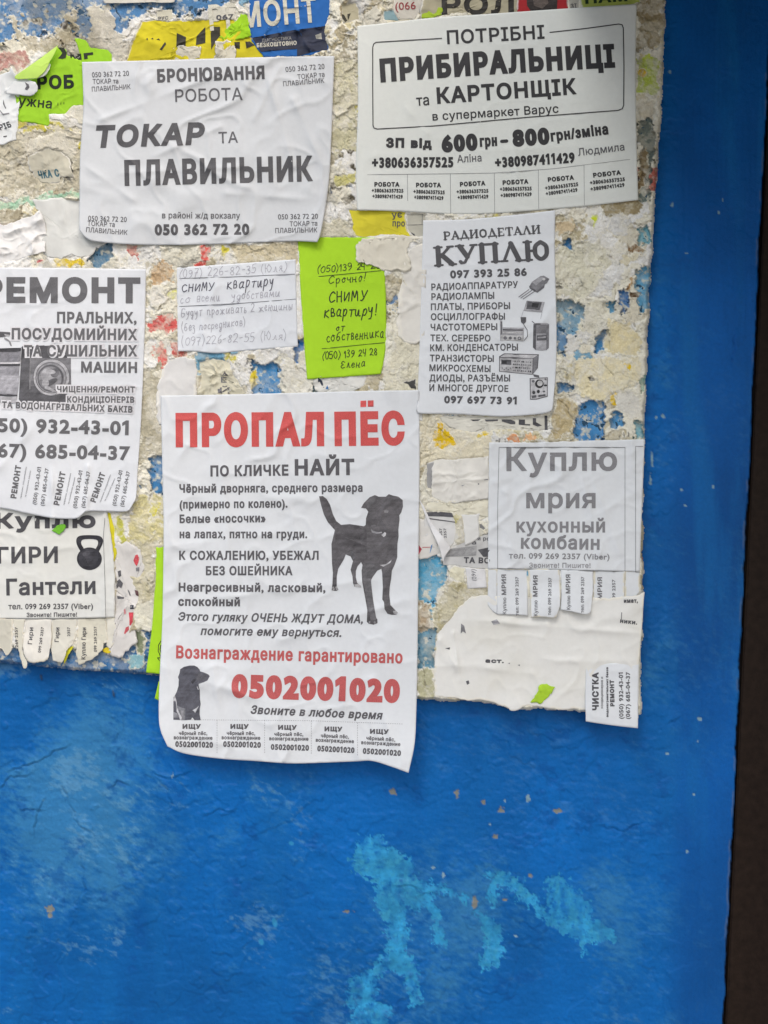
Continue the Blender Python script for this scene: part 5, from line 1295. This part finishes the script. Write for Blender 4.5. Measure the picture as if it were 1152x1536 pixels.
picture(t, 'print_remains', [(z([(640,612),(672,606),(678,614),(650,616)]), G2), (z([(598,640),(608,640),(608,650),(598,650)]), G2), (z([(470,655),(500,650),(480,662)]), G3)])
t = scrap('paper_scrap', z([(205,485),(258,470),(250,690),(208,685)]), HF(B0 + .2, .2, 30, 3), lin(160, 160, 160), 'grey printed sliver left of the blank off-white sheet', jag=1.0)
t = scrap('torn_sheet', z([(200,800),(440,770),(690,745),(690,890),(610,940),(600,880),(460,900),(420,870),(200,850)]), HF(B0 + .55, .5, 26, 4, fine=.4), lin(228, 224, 204), 'crumpled cream torn sheet under the blank off-white sheet', 'sheet', jag=3)
t = scrap('torn_poster', z([(190,860),(300,862),(400,868),(430,935),(425,1080),(395,1130),(200,1110),(180,940)]), HF(B0 + .3, .2, 40, 4), lin(220, 220, 218), 'small printed scrap with a thick grey bar beside the curled white flap', 'poster', jag=1.5)
picture(t, 'print_remains', [(z([(200,862),(300,858),(408,868),(412,900),(330,895),(215,892)]), k), (z([(215,905),(425,935),(425,942),(215,914)]), G1)])
txt(t, 'text_line', '2357', z([(325,1060)])[0], z([(322,985)])[0], 4, .15, 0, G1); txt(t, 'text_line', '2357', z([(358,1060)])[0], z([(354,985)])[0], 4, .15, 0, G1)
t = scrap('torn_poster', z([(370,1140),(480,1100),(610,1050),(690,1020),(690,1300),(560,1290),(420,1270),(330,1270),(335,1210)]), HF(B0 + .35, .2, 40, 5), lin(206, 206, 204), 'grey torn poster corner with bold capitals right of the curled white flap', 'poster', jag=1.5)
txt(t, 'text_line', 'ТА ВО', z([(490,1252)])[0], z([(690,1256)])[0], 9, .8, 0, k); txt(t, 'text_line', 'а', z([(552,1110)])[0], z([(586,1108)])[0], 6, .3, 0, G1); txt(t, 'text_line', 'и ро', z([(596,1078)])[0], z([(690,1080)])[0], 6, .3, 0, G1)
picture(t, 'print_remains', [(z([(385,1142),(590,1120),(585,1196),(350,1205)]), L_(166,166,166)), (z([(598,1150),(690,1130),(690,1205),(640,1205)]), k), (z([(610,945),(640,950),(690,930),(690,1030),(620,1040)]), L_(120,120,120))])
t = coons('paper_flap', z([(470,880),(600,880)]), z([(500,1120),(560,1090),(612,1048)]), z([(470,880),(490,1000),(500,1120)]), z([(600,880),(612,1048)]), HF(B0 + .8, .3, 30, 6), lin(226,226,222), 'short plain white strip hanging above the bold capitals scrap', 'paper strip', rag=(1,.6,.6,.6))
t = coons('paper_flap', z([(130,725),(160,780),(180,810)]), z([(330,1250),(350,1195),(390,1140)]), z([(130,725),(220,950),(300,1130),(330,1250)]), z([(180,810),(250,950),(330,1050),(390,1140)]), HF(B0 + 1.4, .3, 30, 2, lifts=[(655,815,16,4.5),(664,838,12,3.0)]), lin(232,232,232), 'curled white paper flap peeling beside the right edge of the lost dog flyer', 'paper flap', rag=(0,.8,0,.8), step=1.6, seed=6)
t = scrap('torn_sheet', z([(140,900),(205,930),(260,1040),(310,1180),(250,1200),(190,1215),(145,1225),(138,1080)]), HF(B0 + .3, .3, 40, 7), lin(226,224,218), 'white torn paper with a red speck next to the lost dog flyer edge', 'paper scrap', jag=2)
picture(t, 'print_remains', [(z([(140,1108),(168,1145),(140,1195)]), L_(186,80,92)), (z([(238,1120),(250,1108),(240,1150),(228,1180)]), L_(80,140,190)), (z([(170,1130),(235,1128),(235,1133),(172,1135)]), L_(190,100,104))])
t = scrap('paper_tag', z([(505,1290),(655,1300),(668,1440),(520,1450)]), HF(B0 + .8, .2, 30, 2, lifts=[(728,882,12,1.2)]), lin(228,228,228), 'small white tag with a handwritten dialling code below the bold capitals scrap', 'paper tag', jag=.3, rim=None)
hand(t, 'writing', '(097)', z([(585,1385)])[0], z([(580,1300)])[0], 6, .6, L_(70,70,82), 4)
t = scrap('torn_sheet', z([(360,1310),(420,1275),(500,1290),(505,1400),(510,1430),(440,1390),(390,1370)]), HF(B0 + .3, .6, 18, 3, fine=.4), lin(224,220,196), 'yellowed crumpled scrap left of the small handwritten tag', 'paper scrap', jag=3)

# ---- lime strip left of the lost dog flyer and a lime corner under it
t = coons('paper_strip', [(234,821),(243,820),(262,820)], [(219,1009),(240,1011),(262,1012)], [(234,821),(232,880),(228,940),(219,1009)], [(262,820),(262,1012)], HF(B0 + .4, .2, 60, 3, lifts=[(222,1006,16,1.2)]), LIME, 'lime green paper strip sticking out left of the lost dog flyer', 'paper strip', foot=True)
y = ZM(120, 720, 4.52)
picture(t, 'print_remains', [(seg(y([a])[0], y([b])[0], 1.1), bk) for a, b in (((550,1090),(532,1120)),((532,1120),(530,1160)),((530,1160),(548,1200)),((548,1118),(542,1150)),((542,1150),(552,1180)),((525,1205),(540,1225)),((525,1205),(545,1205)))])
coons('paper_corner', [(238,1022),(262,1030)], [(232,1048),(248,1055),(262,1058)], [(238,1022),(232,1048)], [(262,1030),(262,1058)], HF(B0 - .2, .1, 60, 3), LIME, 'tiny lime paper corner peeking out below the lime strip', 'paper scrap', foot=False)
# white scraps round the lost dog flyer
z = ZM(200, 340, 4.43)
t = coons('torn_strip', z([(230,880),(300,872),(410,880)]), z([(170,1320),(300,1300),(430,1300)]), z([(230,880),(190,990),(150,1130),(170,1320)]), z([(410,880),(425,990),(420,1120),(430,1300)]), HF(B0 + .9, .4, 40, 4, fine=.2, lifts=[(292,540,14,1.0)]), lin(224,224,222), 'white torn strip rising from behind the top left of the lost dog flyer', 'paper strip', rag=(2.5,0,3.5,3), seed=3, rim=lin(236,234,226))
t = scrap('torn_poster', z([(430,890),(560,870),(640,900),(660,960),(740,1100),(730,1130),(430,1130),(440,980)]), HF(B0 + .1, .5, 22, 4, fine=.5), lin(216,212,190), 'yellowed crumpled scrap with faded letters just below the white handwritten note', 'poster', jag=3)
txt(t, 'print_remains', 'Е', z([(582,1036)])[0], z([(620,1036)])[0], 8, .3, 0, G2); txt(t, 'print_remains', 'Й', z([(575,1108)])[0], z([(640,1108)])[0], 9, .4, 0, G2)
picture(t, 'print_remains', [(z([(590,990),(605,960),(630,990)]), G1), (z([(560,1078),(575,1078),(575,1106),(562,1106)]), G2)])
z = ZM(380, 480, 1152 / 280.)
t = scrap('torn_poster', z([(360,350),(500,350),(700,345),(690,400),(600,450),(400,460)]), HF(B0 + .2, .3, 30, 3, fine=.3), lin(224,224,218), 'white torn scrap with dark ink marks just under the lime note', 'poster', jag=3)
picture(t, 'print_remains', [(z([(398,352),(425,375),(436,420),(424,412),(410,380),(400,385)]), L_(50,60,76)), (z([(445,425),(458,402),(465,428)]), L_(70,130,190)), (z([(415,350),(455,352),(430,362)]), k)])
t = scrap('paper_scrap', z([(918,388),(960,375),(1005,362),(1005,432),(975,425),(960,400)]), HF(B0 + .4, .5, 20, 5), lin(84,84,82), 'charcoal torn scrap at the left foot of the radio flyer', jag=2.2)
z = ZM(440, 80, 994 / 220.)
t = coons('torn_sheet', z([(465,1255),(600,1238),(760,1236),(870,1250)]), z([(440,1420),(540,1440),(640,1475),(740,1470),(800,1450)]), z([(465,1255),(420,1330),(440,1420)]), z([(870,1250),(800,1290),(770,1350),(800,1450)]), HF(B0 + 2.3, .5, 34, 5, fine=.3), lin(222,218,202), 'cream torn scrap glued over the upper right corner of the lime note', 'paper scrap', rag=(2.5,5,4,4), seed=8, rim=lin(232,228,212))
z = ZM(560, 300, 1152 / 440.)
t = coons('torn_sheet', z([(150,190),(190,170),(215,160)]), z([(120,560),(160,570),(200,545)]), z([(150,190),(125,240),(100,400),(100,520),(120,560)]), z([(215,160),(205,350),(200,545)]), HF(B0 + .9, .5, 40, 6, fine=.25), lin(226,224,216), 'white torn sheet edge showing left of the radio flyer', 'paper scrap', rag=(1.5,4,4.5,0), seed=4, rim=lin(236,233,222))
t = scrap('paper_scrap', [(612,612),(634,604),(634,632),(618,630)], HF(B0 + .9, .3, 30, 4), lin(226,226,222), 'pale torn corner below the left foot of the radio flyer', jag=2)
# ---- yellow flyer and grey print under the cleaner flyer
z = ZM(440, 80, 994 / 220.)
t = scrap('torn_poster', z([(380,1060),(560,1060),(760,1070),(770,1180),(800,1240),(620,1232),(500,1246),(420,1240),(400,1160)]), HF(B0 + .3, .3, 40, 6), lin(216, 206, 60), 'yellow torn poster foot under the lower left of the cleaner flyer', 'poster', jag=2)
txt(t, 'text_line', 'ує', z([(668,1116)])[0], z([(738,1112)])[0], 10, .4, 0, k); txt(t, 'text_line', 'про', z([(672,1172)])[0], z([(756,1174)])[0], 10, .4, 0, k)
t = scrap('torn_poster', z([(765,1080),(900,1088),(900,1240),(820,1245),(775,1190)]), HF(B0 + .15, .3, 40, 7), lin(192, 190, 176), 'dull grey torn poster strip between the yellow poster foot and the radio flyer', 'poster', jag=1.5)
rule(t, 'print_remains', [z([(762,1164),(880,1160)]), z([(875,1090),(872,1158)])], .6, G1)
picture(t, 'print_remains', [(z([(796,1212),(822,1225),(828,1244),(810,1240)]), k)])

# ---- top row behind the flyers
z = ZM(180, 0, 1152 / 380.)
t = scrap('torn_poster', z([(95,98),(250,96),(400,92),(520,88),(560,150),(640,200),(680,262),(560,296),(300,300),(60,300),(20,280),(60,180)]), HF(B0 + .35, .4, 50, 2, fine=.25, creases=[(200,50,300,100,5,.5)]), lin(208, 196, 44), 'yellow torn poster with broken black letters behind the top of the lathe job flyer', 'poster', jag=2.5, mottle=.16)
kk = lin(58, 56, 44)
picture(t, 'print_remains', [(z([(258,150),(300,168),(298,210),(256,212)]), kk), (z([(388,122),(388,195),(345,205),(348,165)]), kk), (z([(412,150),(425,122),(455,122),(455,165),(440,180),(415,225)]), kk), (z([(520,192),(545,190),(545,222),(522,218)]), kk), (z([(570,190),(590,188),(612,205),(575,220)]), kk), (z([(180,225),(205,190),(210,200),(190,228)]), kk), (z([(118,178),(125,172),(128,182)]), kk), (z([(140,176),(150,172),(152,180)]), kk), (z([(165,180),(176,174),(184,184)]), kk)])
scrap('torn_sheet', z([(260,212),(330,205),(375,210),(365,262),(310,280),(250,276)]), HF(B0 + .8, .3, 24, 3, fine=.3), lin(206,202,184), 'greyish torn scrap stuck on the middle of the yellow poster', 'paper scrap', jag=3)
scrap('torn_sheet', z([(440,180),(520,180),(535,250),(520,275),(420,270)]), HF(B0 + .8, .4, 20, 4, fine=.3), lin(210,206,188), 'pale fibrous scrap on the right part of the yellow poster', 'paper scrap', jag=4)
t = scrap('torn_poster', z([(398,38),(460,30),(522,30),(522,88),(440,94),(402,92)]), HF(B0 + .25, .2, 24, 3), lin(206,204,190), 'off-white scrap with heavy digits just above the yellow poster', 'poster', jag=1.5)
txt(t, 'print_remains', '067', z([(438,92)])[0], z([(518,86)])[0], 8, .7, 0, k)
t = scrap('torn_poster', z([(165,48),(235,42),(240,90),(160,98)]), HF(B0 + .15, .2, 24, 4), lin(200,197,178), 'small beige scrap with tiny broken print left of the heavy digits scrap', 'poster', jag=2)
txt(t, 'print_remains', 'РУС', z([(175,92)])[0], z([(220,88)])[0], 5, .3, 0, G1)
scrap('paper_scrap', z([(490,125),(560,70),(585,60),(590,120),(600,170),(540,182),(470,180),(455,165)]), HF(B0 + .9, .4, 24, 5, fine=.3), lin(160, 210, 40), 'lime torn scrap joining the yellow poster and the blue repair sticker', jag=3.5, rim=None)
t = coons('repair_sticker', z([(585,-120),(780,-120),(960,-120)]), z([(655,262),(720,262),(805,256),(900,240),(950,232)]), z([(585,-120),(590,60),(585,150),(655,262)]), z([(960,-120),(955,40),(935,130),(950,232)]), HF(B0 + .5, .3, 50, 3, fine=.25, creases=[(445,40,465,75,3,.9),(440,0,450,70,3,.7),(430,50,480,40,3,.6)]), np.array([.025, .14, .44]), 'blue repair sticker with white capitals at the top of the board', 'sticker', rag=(0, 2.5, 1.5, 2.5), seed=5)
picture(t, 'dark_band', [(z([(600,172),(780,138),(935,118),(945,225),(880,235),(805,256),(805,222),(640,235)]), L_(44, 50, 70)), (z([(888,160),(915,150),(918,178),(892,176)]), L_(170,170,160))], label='navy band with small white lettering')
h_ = o_hf[t.name]; hw = lambda a, b: h_(a, b) + .12
txt(t, 'headline', 'РЕМОНТ', z([(410,140)])[0], z([(898,100)])[0], 39, 1.7, 0, lin(208, 206, 190), hw)
txt(t, 'text_line', 'ДІАГНОСТИКА', z([(645,192)])[0], z([(780,180)])[0], 5, .1, 0, lin(150, 150, 146), hw); txt(t, 'text_line', 'БЕЗКОШТОВНО', z([(622,216)])[0], z([(804,204)])[0], 6.5, .5, 0, lin(206, 204, 190), hw)
z = ZM(0, 0, 1152 / 260.)
t = scrap('paper_strip', z([(680,-60),(1160,-60),(1160,16),(900,20),(690,22)]), HF(B0 + .4, .2, 60, 3), lin(214,212,200), 'blank off-white strip along the top edge of the board above the yellow poster', 'paper strip', jag=.8)
# top right row
z = ZM(520, 0, 1152 / 490.)
t = scrap('torn_poster', z([(165,-40),(270,-40),(260,30),(240,66),(180,70),(160,40)]), HF(B0 + .3, .2, 40, 2), lin(206,202,190), 'off-white scrap with an outlined red dialling code at the top of the board', 'poster', jag=2)
txt(t, 'print_remains', '(066', z([(172,36)])[0], z([(244,32)])[0], 12, .3, 0, lin(150, 70, 72))
scrap('paper_scrap', z([(130,40),(185,38),(186,72),(132,72)]), HF(B0 + .2, .2, 40, 2), lin(140,170,176), 'pale blue torn scrap above the left corner of the cleaner flyer', jag=2)
t = scrap('torn_poster', z([(255,40),(280,-40),(480,-40),(600,-40),(610,60),(560,72),(470,60),(400,40),(330,56),(300,72),(262,70)]), HF(B0 + .35, .3, 40, 4, fine=.3), lin(178,172,146), 'dirty torn poster with big black capitals above the cleaner flyer', 'poster', jag=3)
txt(t, 'print_remains', 'РОЛ', z([(335,52)])[0], z([(590,50)])[0], 30, 2.6, 0, lin(50, 48, 44))
scrap('paper_scrap', z([(262,36),(295,22),(340,28),(330,52),(290,66),(266,64)]), HF(B0 + .7, .3, 20, 2), lin(168,196,60), 'lime green scrap left of the big black capitals at the top', jag=2.5, rim=None)
t = scrap('torn_poster', z([(600,-40),(780,-40),(780,46),(690,54),(602,58)]), HF(B0 + .5, .2, 40, 3), np.array([.42, .03, .035]), 'red torn poster with a dark photo in its middle at the top of the board', 'poster', jag=1)
picture(t, 'photo', [(z([(632,-38),(745,-38),(742,30),(715,52),(660,54),(636,20)]), L_(58,52,50)), (z([(655,-30),(700,-30),(712,10),(690,30),(660,20)]), L_(104,94,88)), (z([(650,30),(690,38),(720,28),(715,50),(665,52)]), L_(40,38,38))])
scrap('paper_scrap', z([(470,56),(560,46),(604,56),(600,66),(490,68)]), HF(B0 + .75, .3, 20, 3), lin(176,50,48), 'red torn shred under the big black capitals at the top', jag=2)
t = scrap('paper_tag', z([(782,-40),(822,-40),(820,44),(784,44)]), HF(B0 + .4, .2, 40, 5), lin(186,184,172), 'pale printed scrap between the red poster and the green-lettered one', 'paper scrap', jag=1)
txt(t, 'print_remains', 'ЗІ', z([(790,30)])[0], z([(812,28)])[0], 7, .3, 0, G1)
t = scrap('torn_poster', z([(820,-40),(1020,-40),(1040,6),(1000,16),(900,26),(828,42)]), HF(B0 + .35, .2, 40, 6), lin(168,182,90), 'faded green poster with dark green letters at the top right of the board', 'poster', jag=2)
txt(t, 'print_remains', 'НАМ', z([(842,14)])[0], z([(990,4)])[0], 16, 1.6, 0, lin(36, 60, 34))
z = ZM(480, 0, 2)
t = scrap('paper_scrap', z([(60,10),(110,8),(120,60),(70,70)]), HF(B0 + .05, .2, 24, 3), lin(178,172,146), 'dirty grey scrap with black letter shreds right of the blue sticker', 'paper scrap', jag=3)
picture(t, 'print_remains', [(z([(60,40),(72,44),(82,62),(76,66),(66,54)]), kk), (z([(82,42),(92,40),(84,62)]), kk)])

# ---- green torn flyer at the upper left, its corner folded over
z = ZM(0, 0, 1152 / 260.)
GR = np.array([0.33, 0.62, 0.03])
t = scrap('torn_poster', z([(100,520),(380,310),(440,330),(450,370),(530,400),(560,430),(560,700),(470,710),(440,760),(330,760),(322,835),(300,835),(220,812),(150,815),(115,800),(110,640)]), HF(B0 + .7, .4, 60, 4, fine=.15), GR, 'bright green torn flyer with black letters and a folded corner at the upper left', 'poster', jag=1.6, rim=None, mottle=.05)
txt(t, 'headline', 'РОБ', z([(248,594)])[0], z([(492,588)])[0], 21, 1.8, 0, lin(30, 40, 26)); txt(t, 'text_line', 'ужна', z([(120,700)])[0], z([(342,722)])[0], 15, .5, 0, lin(38, 48, 30))
rule(t, 'print_remains', [z([(385,684),(384,700)]), z([(405,682),(404,694)]), z([(425,680),(424,692)])], .9, lin(40, 50, 30))
picture(t, 'print_remains', [(z([(385,318),(425,318),(444,350),(436,385),(410,392),(385,388),(400,372),(414,352),(400,332)]), lin(38,46,30))])
f_ = coons('folded_corner', z([(385,300),(360,360),(330,410)]), z([(100,505),(110,525),(250,520)]), z([(385,300),(250,400),(100,505)]), z([(330,410),(300,470),(250,520)]), HF(B0 + 2.6, .3, 40, 5, lifts=[(50,105,30,4.5),(80,80,20,1.5)]), np.array([.55, .80, .16]), parent=t, step=1.6, foot=False)
f_['label'] = 'paler folded over corner'
f2_ = coons('folded_corner', z([(320,410),(335,430),(328,460)]), z([(105,512),(140,528),(250,520)]), z([(320,410),(220,470),(105,512)]), z([(328,460),(300,500),(250,520)]), HF(B0 + 2.0, .2, 40, 5, lifts=[(50,112,30,4.0)]), lin(232,236,232), parent=t, step=1.6, foot=False)
f2_['label'] = 'white inner side of the fold'
t = scrap('torn_poster', z([(495,252),(570,262),(600,315),(720,330),(745,360),(745,440),(520,440),(540,400),(520,320)]), HF(B0 + .55, .3, 40, 5), GR, 'small green scrap with letter tails above the top left corner of the lathe job flyer', 'poster', jag=1.4, rim=None, mottle=.05)
txt(t, 'print_remains', 'ЧГ', z([(470,404)])[0], z([(622,386)])[0], 9, 2.2, 0, lin(38, 46, 30))
# white torn scraps at the left edge
t = coons('torn_sheet', z([(-160,520),(30,490),(75,445)]), z([(-160,860),(0,960),(60,940),(110,930)]), z([(-160,520),(-160,860)]), z([(75,445),(120,520),(130,640),(125,760),(110,930)]), HF(B0 + 1.5, .6, 36, 6, fine=.3, lifts=[(20,104,14,3)]), lin(226, 230, 230), 'crumpled white torn sheet with vertical print at the upper left edge', 'sheet', rag=(1.5,.6,0,1.8), seed=4, step=2)
txt(t, 'print_remains', 'РІБ', z([(0,868)])[0], z([(78,842)])[0], 9, .5, -.1, lin(70, 74, 78))
picture(t, 'print_remains', [(z([(22,660),(32,700),(42,720),(35,722),(20,690)]), G1), (z([(20,905),(45,900),(45,908),(24,912)]), G1), (z([(0,730),(20,755),(60,750),(62,756),(20,764),(0,740)]), G2)])
t = coons('paper_flap', z([(90,540),(160,525),(235,545)]), z([(40,620),(120,632),(210,635),(248,605)]), z([(90,540),(60,580),(40,620)]), z([(235,545),(250,575),(248,605)]), HF(B0 + 3.0, .4, 30, 7, lifts=[(52,128,20,2.0)]), lin(222, 226, 226), 'grey white curled flap lying over the start of the green flyer letters', 'paper flap', rag=(.8,1,.8,0), step=1.6, seed=9, foot=False)
picture(t, 'print_remains', [(z([(165,545),(190,560),(196,580),(180,600),(164,592),(176,572)]), G1)])
z = ZM(0, 180, 1152 / 260.)
t = scrap('torn_poster', z([(180,250),(300,180),(420,210),(470,260),(480,380),(400,385),(400,420),(300,420),(250,390),(200,330)]), HF(B0 + .2, .5, 34, 6, fine=.35, lifts=[(104,255,12,1.8)]), lin(190, 187, 170), 'dirty beige layer with faded teal capitals left of the lathe job flyer', 'poster', jag=2.5)
txt(t, 'print_remains', 'ЧКА С', z([(255,392)])[0], z([(395,376)])[0], 12, .9, -.12, lin(70, 108, 120))
t = scrap('torn_sheet', z([(215,530),(420,520),(560,545),(560,700),(640,790),(720,815),(640,850),(600,910),(540,920),(470,890),(400,925),(310,920),(280,860),(300,700),(250,600)]), HF(B0 + .35, .4, 60, 7, fine=.15, creases=[(95,330,140,380,7,.4)]), lin(216,218,214), 'smooth pale grey torn sheet under the lower left corner of the lathe job flyer', 'sheet', jag=2.5)
t = coons('torn_sheet', z([(-140,620),(0,700),(180,640),(262,600)]), z([(-140,960),(20,950),(120,930),(250,890),(300,875)]), z([(-140,620),(-140,960)]), z([(262,600),(292,660),(310,740),(300,875)]), HF(B0 + .9, .5, 34, 8, fine=.3, lifts=[(62,320,20,2.2),(66,378,16,1.6)], creases=[(10,350,60,330,4,1.2),(40,345,56,390,3,1.2),(55,350,48,380,3,1.0)]), lin(234,234,232), 'bright white folded torn paper at the left edge above the washing machine flyer', 'sheet', rag=(3,2,0,1.5), seed=6, step=1.8)

# ================================================================== the board itself (last, so that its crust lies flat under the sheets)
BOARDO = empty('notice_board', P(480, 500, 0), 'notice board thickly crusted with torn old paper and glue on the blue wall', 'notice board')
# the plank panel under the crust
pv = np.array([(-64,-54),(990,-54),(988,0),(979,230),(971,330),(964,450),(959,550),(956,660),(954,880),(951,1060),(770,1052),(560,1030),(245,1000),(0,982),(-64,976)], float)
PV = [P(p[0], p[1], 12.2) for p in pv] + [P(p[0], p[1], -3) for p in pv]
n_ = len(pv)
mesh_obj('panel', PV, [list(range(n_))[::-1]] + [[i, (i + 1) % n_, n_ + (i + 1) % n_, n_ + i] for i in range(n_)], M_WALL, lin(60, 100, 130) * .6, BOARDO, smooth=False)
build_board()
